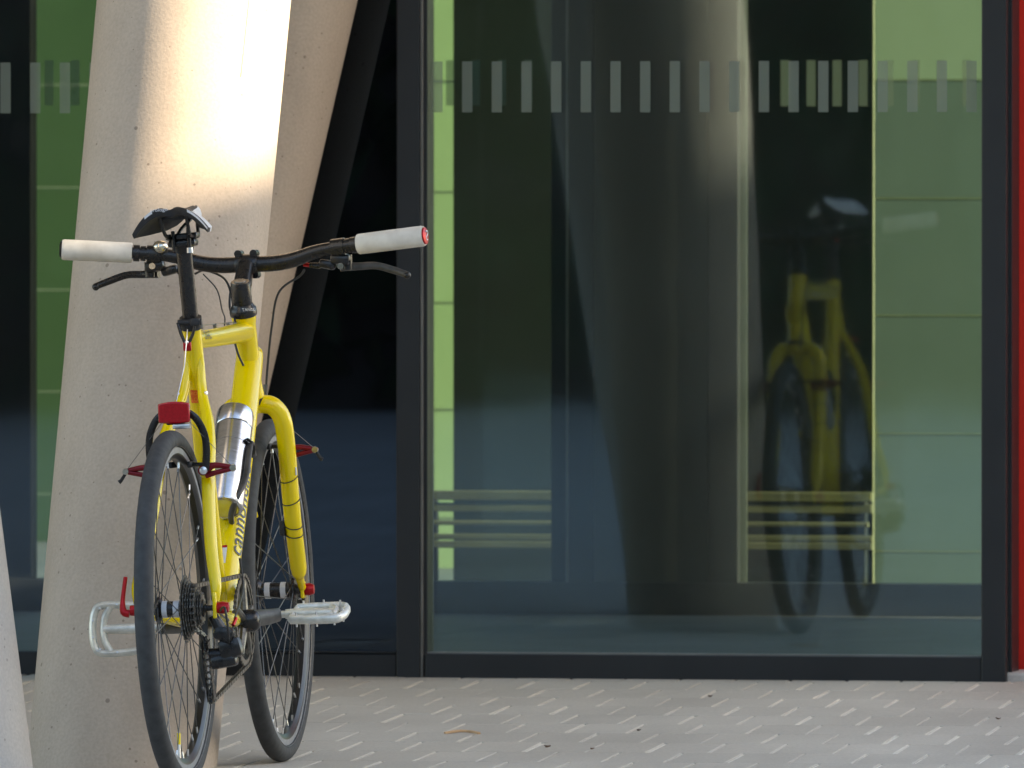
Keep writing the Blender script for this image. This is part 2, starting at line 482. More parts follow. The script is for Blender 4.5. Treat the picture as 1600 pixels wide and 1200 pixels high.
PIV = V(0.4, FY, 0)                               # the paving runs a little askew to the front
P_ROT = R(3.0)
pm = Matrix.Translation(PIV) @ Matrix.Rotation(P_ROT, 4, 'Z') @ Matrix.Translation(-PIV)
pm_inv = pm.inverted()
course_edges = [FY + 0.20 - PD * i for i in range(13)]
Y_far, Y_near = course_edges[0], course_edges[-1]
limits = []
for yb, ya in zip(course_edges[:-1], course_edges[1:]):
    yc = (ya + yb) / 2
    l, r_ = at(0, 1100, yc), at(1600, 1100, yc)
    limits.append(((pm_inv @ V(l.x, yc, 0)).x - 0.27, (pm_inv @ V(r_.x, yc, 0)).x + 0.27))
g = MB()
def strip(x0, x1, y0, y1, dz):
    ys = sorted({y0, y1} | {y for y in (1.2, FY) if y0 < y < y1})
    for a, b in zip(ys[:-1], ys[1:]):
        g.add([(x0, a, gz(a) + dz), (x1, a, gz(a) + dz), (x1, b, gz(b) + dz), (x0, b, gz(b) + dz)], [(0, 1, 2, 3)])
strip(-150, 150, -300, Y_near, 0)
strip(-150, 150, Y_far, 120, 0)
for (xl, xr), yb, ya in zip(limits, course_edges[:-1], course_edges[1:]):
    strip(-150, xl, ya, yb, 0)
    strip(xr, 150, ya, yb, 0)
gr = g.build('ground', 'paving', sharp=0)
gr.matrix_world = pm
tag(gr, 'grey concrete paving around the entrance', 'paving', kind='structure')
g = MB()
for (xl, xr), yb, ya in zip(limits, course_edges[:-1], course_edges[1:]):
    strip(xl - 0.1, xr + 0.1, ya, yb, -0.003)
pav = g.build('pavement', 'sand', sharp=0)
pav.matrix_world = pm
tag(pav, 'grey block paving with pale sand joints below the glazed entrance', 'pavement', kind='structure')

def paver_mesh(dx):
    mb = MB()
    hx, hy = (PW - 0.0058 + dx) / 2, (PD - 0.0035) / 2
    c = 0.0018
    ring0 = [(-hx, -hy), (hx, -hy), (hx, hy), (-hx, hy)]
    ring1 = [(-hx + c, -hy + c), (hx - c, -hy + c), (hx - c, hy - c), (-hx + c, hy - c)]
    p = [V(x, y, -0.05) for x, y in ring0] + [V(x, y, -c) for x, y in ring0] + [V(x, y, 0) for x, y in ring1]
    f = [(8, 9, 10, 11)]
    for k in range(4):
        j = (k + 1) % 4
        f += [(k, j, 4 + j, 4 + k), (4 + k, 4 + j, 8 + j, 8 + k)]
    mb.add(p, f)
    return mb.mesh('paver', 'paver', 0)
pmeshes = [paver_mesh(d) for d in (0.0, 0.0022, -0.0018)]
n_pav = 0
for i in range(12):
    yb, ya = course_edges[i], course_edges[i + 1]
    yc = (ya + yb) / 2
    X_lo, X_hi = limits[i]
    x = (math.floor(X_lo / PW) + 0.5) * PW + (PW / 2 if i % 2 else 0.0) + PW + random.uniform(-0.006, 0.006)
    tilt = math.atan2(gz(yb) - gz(ya), yb - ya)
    while x < X_hi - PW / 2:
        o = put('paver', random.choice(pmeshes), pav)
        o.location = (x + random.uniform(-0.0022, 0.0022), yc + random.uniform(-0.002, 0.002), (gz(ya) + gz(yb)) / 2 + random.uniform(-0.0003, 0.0003))
        o.rotation_euler = (tilt + random.uniform(-0.0004, 0.0004), random.uniform(-0.002, 0.002), random.uniform(-0.006, 0.006))
        x += PW; n_pav += 1
print('PAVERS', n_pav)

# ------------------------------------------------------------------ concrete columns
def column(name, p0, p1, r0, r1, mat, label, seam=None, z0=-0.02):
    """slanting round column from foot p0 to head p1 (cut level at both ends)"""
    p0, p1 = V(*p0), V(*p1)
    mb = MB()
    seg, lay = 72, 14
    vs_, fs_ = [], []
    for i in range(lay + 1):
        t = i / lay
        c = p0.lerp(p1, t); r = r0 + (r1 - r0) * t
        for k in range(seg):
            a = 2 * math.pi * k / seg
            vs_.append(V(c.x + r * math.cos(a) - p0.x, c.y + r * math.sin(a) - p0.y, c.z))
    for i in range(lay):
        for k in range(seg):
            a, b = i * seg + k, i * seg + (k + 1) % seg
            fs_.append((a, b, b + seg, a + seg))
    fs_.append(list(range(seg))[::-1]); fs_.append([lay * seg + k for k in range(seg)])
    mb.add(vs_, fs_)
    root = empty(name, (p0.x, p0.y, 0))
    mb.build('shaft', mat, root)
    if seam is not None:                          # a formwork seam standing slightly proud
        sm = MB()
        d = (p1 - p0)
        pts = []
        for i in range(24):
            t = i / 23 * 0.9 + 0.325
            c = p0 + d * min(t, 1); r = r0 + (r1 - r0) * min(t, 1)
            a = seam + 0.012 * math.sin(i * 1.7)
            pts.append(V(c.x + (r - 0.0006) * math.cos(a) - p0.x, c.y + (r - 0.0006) * math.sin(a) - p0.y, c.z))
        sm.tube(pts, [0.0008 + 0.0008 * random.random() for _ in pts], 6)
        sm.build('formwork_seam', 'seam', root)
    tag(root, label, 'column', 'slanting concrete columns')
    return root

ZT = 4.22                                         # underside of the canopy
def through(pa, pb, zt=ZT):
    d = V(*pb) - V(*pa)
    k = (zt - pa[2]) / d.z
    return V(*pa) + d * k
# column the bicycle leans on
A0 = V(fx(189, 0.81, 1203), 0.81, -0.02)
A1 = V(fx(303, 1.48, 0), 1.48, at(303, 0, 1.48).z)
Ah = through(A0, A1)
column('concrete_column', A0, Ah, 0.187, 0.212, 'concrete', 'thick pale concrete column with a sunlit top that the yellow bicycle leans on', seam=R(-45))
# the one behind it
B0 = V(fx(208, 4.26, 1065), 4.26, 0.0)
B1 = V(fx(450, 4.265, 0), 4.265, at(450, 0, 4.265).z)
Bh = through(B0, B1)
Bh.y = 4.265
column('concrete_column', B0, Bh, 0.150, 0.168, 'concrete', 'strongly slanting concrete column behind the other, its head close to the dark glass')
# the near one at the frame edge
C0 = V(fx(59, -0.15, 1210) - 0.19, -0.15, -0.02)
Cc = V(C0.x - 0.50, C0.y + 0.18, 3.4)
column('concrete_column', C0, through(C0, Cc), 0.185, 0.205, 'concrete_pale', 'pale concrete column slanting away from the bicycle, only its foot showing')

# ------------------------------------------------------------------ facade
def zpx(py, Y, px=1000):
    return at(px, py, Y).z
fac = empty('glass_facade', (0, FY, RISE))
tag(fac, 'anthracite framed glass entrance front with a band of frosted marks', 'glazing')
def fbox(name, mat, px0, px1, z0, z1, y0, y1, parent=fac, bev=0.003):
    x0, x1 = fx(px0, y0 if y0 < FY else FY), fx(px1, y0 if y0 < FY else FY)
    mb = MB()
    pl = parent.location if parent is not None else V(0, 0, 0)
    mb.rbox(((x0 + x1) / 2 - pl.x, (y0 + y1) / 2 - pl.y, (z0 + z1) / 2 - pl.z), (x1 - x0, y1 - y0, z1 - z0), bev)
    return mb.build(name, mat, parent, 0)
zr = zpx(1022, FY)                                # top of the bottom rail
fbox('bottom_rail', 'frame_dark', 664, 1534, RISE - 0.02, zr, FY - 0.05, FY + 0.06)
fbox('bottom_rail', 'frame_dark', -500, 620, RISE - 0.02, zr - 0.002, FY - 0.03, FY + 0.06)
fbox('mullion', 'frame_dark', 619, 656, RISE - 0.02, ZT, FY - 0.055, FY + 0.06)
fbox('mullion', 'frame_dark', 661, 667.5, RISE - 0.02, ZT, FY - 0.035, FY + 0.05, bev=0.001)
fbox('gasket', 'gasket', 656.4, 660.6, RISE - 0.02, ZT, FY - 0.045, FY + 0.05, bev=0.0008)
fbox('mullion', 'frame_dark', 1533, 1572, RISE - 0.02, ZT, FY - 0.055, FY + 0.06)
fbox('mullion', 'frame_dark', 1572.8, 1581, RISE - 0.02, ZT, FY - 0.02, FY + 0.10, bev=0.001)
fbox('bead', 'gasket', 667, 1533, zr - 0.0012, zr + 0.0028, FY - 0.035, FY + 0.03, bev=0.0005)
fbox('bead', 'frame_dark', 230, 618, zr - 0.0005, zr + 0.004, FY - 0.036, FY + 0.03, bev=0.0005)
fbox('mullion', 'frame_dark', 236, 262, RISE - 0.02, ZT, FY - 0.055, FY + 0.06)
fbox('mullion', 'frame_dark', -200, -160, RISE - 0.02, ZT, FY - 0.055, FY + 0.06)
fbox('head_rail', 'frame_dark', -500, 1600, ZT - 0.16, ZT, FY - 0.045, FY + 0.055)

def pane(name, mat, x0, x1, z0, z1, Y, parent, th=0.0):
    mb = MB()
    pl = parent.location
    a = V(x0, Y, z0) - pl; b = V(x1, Y, z1) - pl
    if th:
        mb.box((a.x, a.y, a.z), (b.x, a.y + th, b.z))
    else:
        mb.add([(a.x, a.y, a.z), (b.x, a.y, a.z), (b.x, a.y, b.z), (a.x, a.y, b.z)], [(0, 1, 2, 3)])
    return mb.build(name, mat, parent, 0)
main_pane = pane('glass_pane', 'glass', fx(666, FY), fx(1535, FY), zr - 0.01, ZT - 0.15, FY, fac)
back_sheet = pane('glass_pane', 'glass_back', fx(668, FY), fx(1537, FY), zr - 0.01, ZT - 0.15, FY + 0.03, fac)
back_sheet.rotation_euler = (0.0004, 0, 0.0019)
left_pane = pane('glass_pane', 'glass', fx(-162, FY), fx(238, FY), zr - 0.01, ZT - 0.15, FY, fac)
dark_pane = pane('dark_glass_panel', 'dark_glass', fx(260, FY), fx(621, FY), zr - 0.01, ZT - 0.15, FY, fac, 0.02)
dark_pane['label'] = 'dark tinted glass panel without marks'
# frosted marks
def marks(parent, mat, Y, px_list, y_top, y_bot, w_px):
    me_cache = None
    for px in px_list:
        x0, x1 = fx(px, Y, y_top), fx(px + w_px, Y, y_top)
        z0, z1 = zpx(y_bot, Y, px), zpx(y_top, Y, px)
        pl = fac.location if parent.parent is None else parent.parent.location
        if me_cache is None:
            w, h = x1 - x0, z1 - z0
            mb = MB(); mb.add([(0, 0, 0), (w, 0, 0), (w, 0, h), (0, 0, h)], [(0, 1, 2, 3)])
            me_cache = mb.mesh('frosted_mark', mat, 0)
            zz = z0
        o = put('frosted_mark', me_cache, parent)
        o.location = (x0 - pl.x, Y - 0.003 - pl.y, zz - pl.z)
MS = 46.35
marks(main_pane, 'film', FY, [676 + MS * k for k in range(19)], 96, 175.5, 16)
marks(left_pane, 'film', FY, [-138 + MS * k for k in range(8)], 98, 177, 16)

# red clad wall beside the frame
rw = empty('red_wall', (2.6, FY + 0.1, RISE))
tag(rw, 'red clad wall beside the dark entrance frame', 'wall')
xr = fx(1582, FY + 0.12)
for k, (a, b) in enumerate(((0, 0.30), (0.30, 0.60))):
    mb = MB()
    mb.rbox((xr + (a + b) / 2 - 2.6, 0.12, 2.08), (b - a - 0.006, 0.10, ZT - 0.04), 0.004)
    mb.build('cladding_panel', 'redwall', rw, 0)
mb = MB().rbox((xr + 0.605 + 0.3, FY + 0.24, ZT / 2), (0.6, 0.14, ZT), 0.004)
tag(mb.build('rendered_wall', 'plaster', None, 0), 'pale rendered wall past the red cladding', 'wall')
kb = MB()
kb.rbox((xr + 1.6, FY + 0.055, RISE + 0.004), (3.2, 0.17, 0.030), 0.006)
tag(kb.build('kerb_stone', 'concrete_pale', None, 0), 'low concrete plinth stone under the red wall', 'kerb')

# canopy the columns carry, ended early so sky lights the green walls behind
mb = MB()
mb.rbox((-5.4, 2.15, ZT + 0.3), (16.6, 6.1, 0.6), 0.01)
tag(mb.build('canopy_slab', 'soffit', None, 0), 'broad concrete canopy slab resting on the slanting columns', 'canopy')

# ------------------------------------------------------------------ lobby behind the glass
IY = 8.22
lob = empty('lobby_glazing', (0, IY, RISE))
tag(lob, 'inner lobby glazing with dark frames and a fainter band of frosted marks', 'glazing')
def ibox(name, mat, px0, px1, z0, z1, y0=IY - 0.04, y1=IY + 0.04, bev=0.002):
    return fbox2(name, mat, px0, px1, z0, z1, y0, y1, lob, bev)
def fbox2(name, mat, px0, px1, z0, z1, y0, y1, parent, bev=0.002):
    x0, x1 = fx(px0, y0), fx(px1, y0)
    pl = parent.location
    mb = MB()
    mb.rbox(((x0 + x1) / 2 - pl.x, (y0 + y1) / 2 - pl.y, (z0 + z1) / 2 - pl.z), (x1 - x0, y1 - y0, z1 - z0), bev)
    return mb.build(name, mat, parent, 0)
zi = zpx(909, IY)
ibox('bottom_rail', 'frame_dark', 560, 1700, RISE, zi)
ibox('bottom_rail', 'frame_dark', -300, 400, RISE, zi)
ibox('mullion', 'frame_dark', 861, 928, zi, ZT)
ibox('edge_strip', 'gasket', 884, 887.5, zi, ZT, IY - 0.046, IY - 0.0405, 0.0006)
ibox('dark_panel', 'olive_wall', 928, 1106, RISE + 0.01, ZT, IY - 0.03, IY + 0.03)
ibox('mullion', 'frame_dark', 1106, 1153, zi, ZT)
ibox('edge_strip', 'strip', 1153.5, 1167, zi, ZT, IY - 0.004, IY - 0.001, 0.0006)
ibox('edge_strip', 'green_edge', 1363, 1365.6, zi, ZT, IY - 0.004, IY - 0.001, 0.0006)
ibox('mullion', 'frame_dark', -60, 48, zi, ZT)
p1 = pane('glass_pane', 'glass_inner', fx(600, IY), fx(862, IY), zi - 0.005, ZT, IY, lob)
p2 = pane('glass_pane', 'glass_inner', fx(1166, IY), fx(1700, IY), zi - 0.005, ZT, IY, lob)
p3 = pane('glass_pane', 'glass_inner', fx(47, IY), fx(400, IY), zi - 0.005, ZT, IY, lob)
marks(p1, 'film_inner', IY, [697 + 40.6 * k for k in range(4)], 94, 165, 12.5)
marks(p2, 'film_inner', IY, [1220 + 40.6 * k for k in range(8)], 94, 166, 14)
marks(p3, 'film_inner', IY, [70 + 40.6 * k for k in range(5)], 94, 165, 14)

# low slatted bench behind the lobby glass
bn = empty('slatted_bench', (0.3, 8.62, RISE))
tag(bn, 'low pale timber slat bench behind the lobby glass', 'bench')
bx0, bx1 = fx(640, 8.62) - 0.3, fx(1352, 8.5) - 0.3
for k, (ya, yb, dy) in enumerate(((768, 783, 0.0), (787, 801, 0.004), (814, 821, -0.06), (836, 845, 0.01), (847, 858, 0.006))):
    za, zb = zpx(yb, 8.6) - RISE, zpx(ya, 8.6) - RISE
    MB().rbox(((bx0 + bx1) / 2, dy, (za + zb) / 2), (bx1 - bx0, 0.022, zb - za), 0.002).build('slat', 'bench_wood', bn, 0)
for t in (0.04, 0.35, 0.65, 0.97):
    MB().rbox((bx0 + (bx1 - bx0) * t, 0.05, 0.145), (0.03, 0.05, 0.29), 0.003).build('leg', 'frame_dark', bn, 0)

# floor, walls of the lobby
mb = MB(); mb.add([(-6, FY + 0.05, RISE + 0.004), (4.5, FY + 0.05, RISE + 0.004), (4.5, 14.5, RISE + 0.004), (-6, 14.5, RISE + 0.004)], [(0, 1, 2, 3)])
tag(mb.build('lobby_floor', 'lobby_floor', sharp=0), 'dark grey lobby floor', 'floor', kind='structure')
def wallbox(name, mat, a, b, label, cat='wall', kind='structure'):
    mb = MB()
    c = [(p + q) / 2 for p, q in zip(a, b)]; s = [abs(q - p) for p, q in zip(a, b)]
    o = MB().rbox(c, s, 0.004).build(name, mat, None, 0)
    return tag(o, label, cat, kind=kind)
BY = 9.1
wallbox('lobby_back_wall', 'dark_wall', (fx(708, BY), BY, 0), (fx(1370, BY), BY + 0.1, ZT), 'dark back wall of the lobby')
wallbox('lobby_back_wall', 'dark_wall', (fx(210, BY), BY, 0), (fx(668, BY), BY + 0.1, ZT), 'dark back wall of the lobby')
wallbox('lobby_back_wall', 'dark_wall', (-6, BY, 0), (fx(40, BY), BY + 0.1, ZT), 'dark back wall of the lobby')
wallbox('lobby_side_wall', 'dark_wall', (fx(1620, FY), FY + 0.32, 0), (fx(1620, FY) + 0.15, 8.0, ZT), 'dark side wall of the lobby')
wallbox('lobby_side_wall', 'dark_wall', (-6.1, FY + 0.1, 0), (-6, BY, ZT), 'dark side wall of the lobby')
wallbox('facade_wall', 'dark_wall', (-14, FY, 0), (fx(-200, FY) + 0.01, FY + 0.2, ZT), 'dark wall left of the glass front')

# green panelled walls
def green_wall(name, label, px0, px1, Y, joints, top_light=None, zt=ZT, low='green', high='green_sunlit'):
    x0, x1 = fx(px0, Y), fx(px1, Y)
    root = empty(name, ((x0 + x1) / 2, Y, 0))
    zs = [RISE] + sorted(zpx(j, Y, (px0 + px1) / 2) for j in joints)
    step = zs[-1] - zs[-2]
    while zs[-1] < zt - 0.02:
        zs.append(min(zs[-1] + step, zt))
    for k, (a, b) in enumerate(zip(zs[:-1], zs[1:])):
        mb = MB().rbox((0, 0.01, (a + b) / 2), (x1 - x0, 0.02, (b - a) - 0.0044), 0.0010)
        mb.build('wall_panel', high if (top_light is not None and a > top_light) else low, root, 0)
    for z in zs[1:-1]:
        MB().box((-(x1 - x0) / 2, -0.0008, z - 0.0020), ((x1 - x0) / 2, 0.018, z + 0.0020)).build('joint_strip', 'green_joint', root, 0)
    MB().box((-(x1 - x0) / 2, 0.021, RISE), ((x1 - x0) / 2, 0.05, zt)).build('backing', 'green_edge', root)
    tag(root, label, 'wall')
    return root
green_wall('green_panel_wall', 'green panelled wall inside beside the red wall, with sunlight coloured in at the top', 1366, 1640, 9.0, (862, 678, 493, 310, 125), top_light=zpx(130, 9.0), high='green_sun_top')
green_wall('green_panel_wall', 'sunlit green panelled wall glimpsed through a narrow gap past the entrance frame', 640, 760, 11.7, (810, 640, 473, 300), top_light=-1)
green_wall('green_panel_wall', 'green panelled wall with its shade put into the colour, seen through the glass beyond the thick column', -60, 260, 13.9, (772, 612, 453, 293), low='green_shaded')

# ------------------------------------------------------------------ surroundings (mirrored in the glass, and shading the place)
def block(name, x0, x1, y0, y1, h, label):
    root = empty(name, ((x0 + x1) / 2, (y0 + y1) / 2, 0))
    hx, hy = (x1 - x0) / 2, (y1 - y0) / 2
    MB().box((-hx, -hy, -0.1), (hx, hy, h)).build('wall', 'plaster', root, 0)
    MB().box((-hx - 0.02, -hy - 0.06, h + 0.002), (hx + 0.06, hy + 0.06, h + 0.06)).build('roof_edge', 'frame_dark', root, 0)
    ny = max(1, int((y1 - y0) // 2.6))
    for k in range(ny):
        for z in (1.0, 4.0, 6.6):
            if z + 1.5 < h:
                yy = -hy + (k + 0.5) * (y1 - y0) / ny
                MB().box((-hx - 0.03, yy - 0.55, z), (-hx - 0.005, yy + 0.55, z + 1.5)).build('window', 'dark_glass', root, 0)
    tag(root, label, 'building', 'unseen sun-blocking buildings')
SH = 8.85                                         # roof line that cuts the sunlight on the column
block('sun_blocking_building', 17, 25, -6, 0.6, SH - 0.06, 'unseen building set up to cut the sun off below the column top')
block('sun_blocking_building', 17, 25, -44, -6.02, 15, 'unseen high building added to keep the mirrored ground in shade')
block('sun_blocking_building', 17, 25, 0.62, 2.64, SH + 1.1, 'unseen narrow building added to keep the sun off the rear column')
block('sun_blocking_building', 17, 25, 2.66, 4.6, 7.5, 'unseen lower building shaped to let sun reach the red wall')

def hedge(name, x0, x1, y0, y1, h, n, label):
    root = empty(name, ((x0 + x1) / 2, (y0 + y1) / 2, 0))
    hx, hy = (x1 - x0) / 2, (y1 - y0) / 2
    core = MB()
    nx, nz = 40, 12
    vs_, fs_ = [], []
    for i in range(nx + 1):
        for k in range(nz + 1):
            top = h * (0.86 + 0.1 * math.sin(i * 0.9) + 0.05 * math.sin(i * 2.3))
            vs_.append(V(-hx + 2 * hx * i / nx, hy * 0.75 + 0.25 * math.sin(i * 1.3 + k * 2.1), top * k / nz))
    for i in range(nx):
        for k in range(nz):
            a = i * (nz + 1) + k
            fs_.append((a, a + nz + 1, a + nz + 2, a + 1))
    core.add(vs_, fs_)
    core.build('stems', 'bark', root)
    lf = MB()
    for _ in range(n):
        c = V(random.uniform(-hx, hx), random.uniform(hy * 0.55, hy), random.uniform(0.1, h) * random.uniform(0.8, 1.08))
        s = random.uniform(0.12, 0.30)
        u = V(random.gauss(0, 1), random.gauss(0, 1), random.gauss(0, 1)).normalized() * s
        w = u.orthogonal().normalized() * s * 0.6
        lf.add([c - u, c + w, c + u, c - w], [(0, 1, 2, 3)])
    o = lf.build('foliage', 'leaf', root, 0)
    o['kind'] = 'stuff'
    tag(root, label, 'hedge')
hedge('tall_hedge', -30, 15, -29.2, -25.7, 6.5, 16000, 'tall dark evergreen hedge facing the glass front across the square')

# ------------------------------------------------------------------ bicycle (x right, y forwards, z up; rear tyre touches the ground at the origin)
bike = empty('bicycle', (0, 0, 0))
bike.rotation_euler = (0, R(-2.2), R(0.6))
tag(bike, 'yellow bicycle with white grips leaning on the thick concrete column', 'bicycle')
WR, TR = 0.340, 0.0186
BBp = V(0, 0.44, 0.300)
def steer(z, dx=0.0):
    return V(dx, 1.002 - (z - 0.34) * 0.344, z)

# --- frame
fr = MB()
st_top = V(0, 0.258, 0.882)
fr.tube([BBp, st_top], 0.0185, 24)
fr.tube(spline([(0, 0.262, 0.846), (0, 0.55, 0.850), (0, 0.832, 0.856)], 6), lerps([0.0175, 0.0185, 0.0205], 6), 24)
ht0, ht1 = steer(0.728), steer(0.889)
fr.tube([ht0, steer(0.735), steer(0.75), steer(0.87), steer(0.882), ht1], [0.0245, 0.0245, 0.0225, 0.0225, 0.0245, 0.0245], 28)
DT0, DT1 = BBp.copy(), V(0, 0.845, 0.785)
fr.tube(spline([DT0, DT0.lerp(DT1, 0.5), DT1, V(0, 0.862, 0.806)], 6), lerps([0.0265, 0.0285, 0.0275, 0.024], 6), 28)
fr.lathe([(-0.036, 0.0), (-0.036, 0.0205), (0.036, 0.0205), (0.036, 0.0)], V(1, 0, 0), BBp, 28)
for s in (-1, 1):
    fr.tube(spline([(0.010 * s, 0.275, 0.838), (0.0135 * s, 0.272, 0.795), (0.0185 * s, 0.250, 0.745), (0.036 * s, 0.200, 0.690), (0.046 * s, 0.152, 0.640), (0.050 * s, 0.110, 0.58), (0.062 * s, 0.05, 0.46), (0.0755 * s, 0.010, 0.385), (0.076 * s, 0.002, 0.352)], 6),
            lerps([0.007, 0.008, 0.0095, 0.0125, 0.0135, 0.013, 0.0125, 0.0115, 0.007], 6), 16)
    fr.tube(spline([(0.024 * s, 0.42, 0.300), (0.046 * s, 0.34, 0.305), (0.056 * s, 0.18, 0.318), (0.0745 * s, 0.03, 0.335)], 6), lerps([0.013, 0.013, 0.011, 0.008], 6), 14)
    fr.rbox((0.0755 * s, 0.006, 0.345), (0.007, 0.038, 0.050), 0.002)
    fr.tube([(0.046 * s, 0.118, 0.600), (0.046 * s, 0.088, 0.592)], 0.007, 12)
frame = fr.build('frame', 'yellow', bike, 50)
# cable guides and bolts on the frame
for y in (0.33, 0.42, 0.56, 0.70, 0.77):
    MB().rbox((-0.010, y, 0.8715), (0.007, 0.012, 0.009), 0.002).build('cable_guide', 'dark_steel', frame)
for s in (-1, 1):
    MB().lathe([(0, 0), (0, 0.0042), (0.003, 0.0038), (0.0036, 0)], V(s, -0.5, 0), V(0.026 * s, 0.243, 0.745), 12).build('bolt', 'silver', frame)
cw = MB(); cw.tube([(-0.010, 0.33, 0.874), (-0.010, 0.77, 0.876)], 0.0009, 6); cw.build('cable', 'wire', frame)
cw = MB(); cw.tube([(-0.003, 0.236, 0.868), (-0.005, 0.200, 0.80), (-0.006, 0.09, 0.72)], 0.0012, 6); cw.build('cable', 'wire', frame)

# decals wrapped round the tubes
def on_tube(p0, p1, r, start, ang, side=1):
    """maps (along, across) onto the tube surface; ang = angle from the rear towards the right"""
    ax = (V(*p1) - V(*p0)).normalized()
    rear = (V(0, -1, 0) - ax * V(0, -1, 0).dot(ax)).normalized()
    right = V(1, 0, 0)
    def fn(x, y):
        a = ang - y / r * side
        return V(*p0) + ax * (start + x) + (rear * math.cos(a) + right * math.sin(a)) * (r + 0.0004)
    return fn
def patch(p0, p1, r, s0, s1, a0, a1, extra=0.0003, n=8):
    fn = on_tube(p0, p1, r + extra, 0, 0)
    mb = MB(); vs_, fs_ = [], []
    for k in range(n + 1):
        a = a0 + (a1 - a0) * k / n
        vs_ += [fn(s0, -a * (r + extra)), fn(s1, -a * (r + extra))]
    for k in range(n):
        fs_.append((2 * k, 2 * k + 2, 2 * k + 3, 2 * k + 1))
    return mb.add(vs_, fs_)
lettering('cannondale', 0.050, on_tube(DT0, DT1, 0.0289, 0.150, 1.42), 10, 1.0).build('lettering', 'grey_decal', frame, 0)
stk = patch(BBp, st_top, 0.0185, 0.4525, 0.4785, -0.62, 0.62)
o = stk.build('sticker', 'orange', frame, 0)
st_len = (st_top - BBp).length
def seat_txt(start):
    ax = (st_top - BBp).normalized()
    rear = (V(0, -1, 0) - ax * V(0, -1, 0).dot(ax)).normalized()
    def fn(x, y):
        a = (x - 0.0108) / 0.0185
        return BBp + ax * (start + y) + (rear * math.cos(a) + V(1, 0, 0) * math.sin(a)) * 0.0193
    return fn
lettering('ROCK', 0.0098, seat_txt(0.4685), 0).build('sticker_print', 'cream', frame, 0)
lettering('LOCK', 0.0108, seat_txt(0.4560), 0).build('sticker_print', 'cream', frame, 0)
o = patch(DT0, DT1, 0.0280, 0.122, 0.166, -0.45, 0.15).build('sticker', 'white', frame, 0); o['label'] = 'small white sticker with a red top edge'
patch(DT0, DT1, 0.0280, 0.160, 0.166, -0.45, 0.15, 0.0006).build('sticker_edge', 'red', frame, 0)
def tt_txt(y0):
    def fn(x, y):
        a = (y - 0.003) / 0.019
        return V(0.0190 * math.cos(a), y0 + x, 0.851 + 0.0190 * math.sin(a))
    return fn
lettering('CAAD', 0.026, tt_txt(0.30), 4).build('lettering', 'decal', frame, 0)
lettering('M2', 0.026, tt_txt(0.68), 4).build('lettering', 'decal', frame, 0)

# --- fork
fk = MB()
zc = 0.712
for s in (-1, 1):
    fk.tube(spline([steer(zc, 0.0), steer(zc, 0.022 * s), steer(zc - 0.006, 0.041 * s), steer(zc - 0.030, 0.0555 * s), steer(0.63, 0.0590 * s), (0.0585 * s, 0.938, 0.50), (0.056 * s, 1.000, 0.385)], 7),
            lerps([0.0185, 0.0185, 0.0185, 0.0183, 0.0180, 0.0172, 0.0165], 7), 20)
    fk.tube(spline([(0.056 * s, 1.000, 0.385), (0.0555 * s, 1.006, 0.374), (0.055 * s, 1.014, 0.366), (0.055 * s, 1.03, 0.352), (0.055 * s, 1.05, 0.338)], 5), lerps([0.0165, 0.0145, 0.009, 0.0075, 0.008], 5), 16)
    fk.rbox((0.055 * s, 1.048, 0.340), (0.007, 0.026, 0.034), 0.002)
    fk.tube([steer(0.615, 0.058 * s) + V(0, -0.012, 0), steer(0.610, 0.058 * s) + V(0, 0.03, 0)], 0.007, 12)
fk.tube([steer(0.70), steer(0.728)], 0.0225, 24)
fork = fk.build('fork', 'yellow', bike, 50)
# cable ties and a computer sensor on the right leg
legp = spline([steer(0.63, 0.0590), (0.0585, 0.938, 0.50), (0.056, 1.000, 0.385)], 20)
def leg_at(z):
    return min(legp, key=lambda p: abs(p.z - z))
def ring(c, ax, r, t, tilt=0.0):
    ax = (V(*ax) + V(tilt, 0, 0)).normalized()
    u = ax.orthogonal().normalized(); w = ax.cross(u)
    pts = [c + u * (r * math.cos(2 * math.pi * k / 20)) + w * (r * math.sin(2 * math.pi * k / 20)) for k in range(21)]
    return MB().tube(pts, t, 6, cap=False)
lax = (V(0.056, 1.0, 0.385) - V(0.0585, 0.938, 0.50)).normalized()
for z, r, tl in ((0.565, 0.0186, 0.25), (0.518, 0.0182, 0.2), (0.468, 0.0178, -0.15), (0.455, 0.0177, -0.1)):
    ring(leg_at(z), lax, r, 0.0011, tl).build('cable_tie', 'black_matt', fork)
MB().rbox(leg_at(0.463) + V(-0.021, -0.004, 0), (0.012, 0.022, 0.030), 0.005).build('sensor', 'black_matt', fork)
MB().rbox(leg_at(0.575) + V(0.0165, -0.006, 0.0), (0.002, 0.010, 0.016), 0.0008).build('label', 'white', fork)

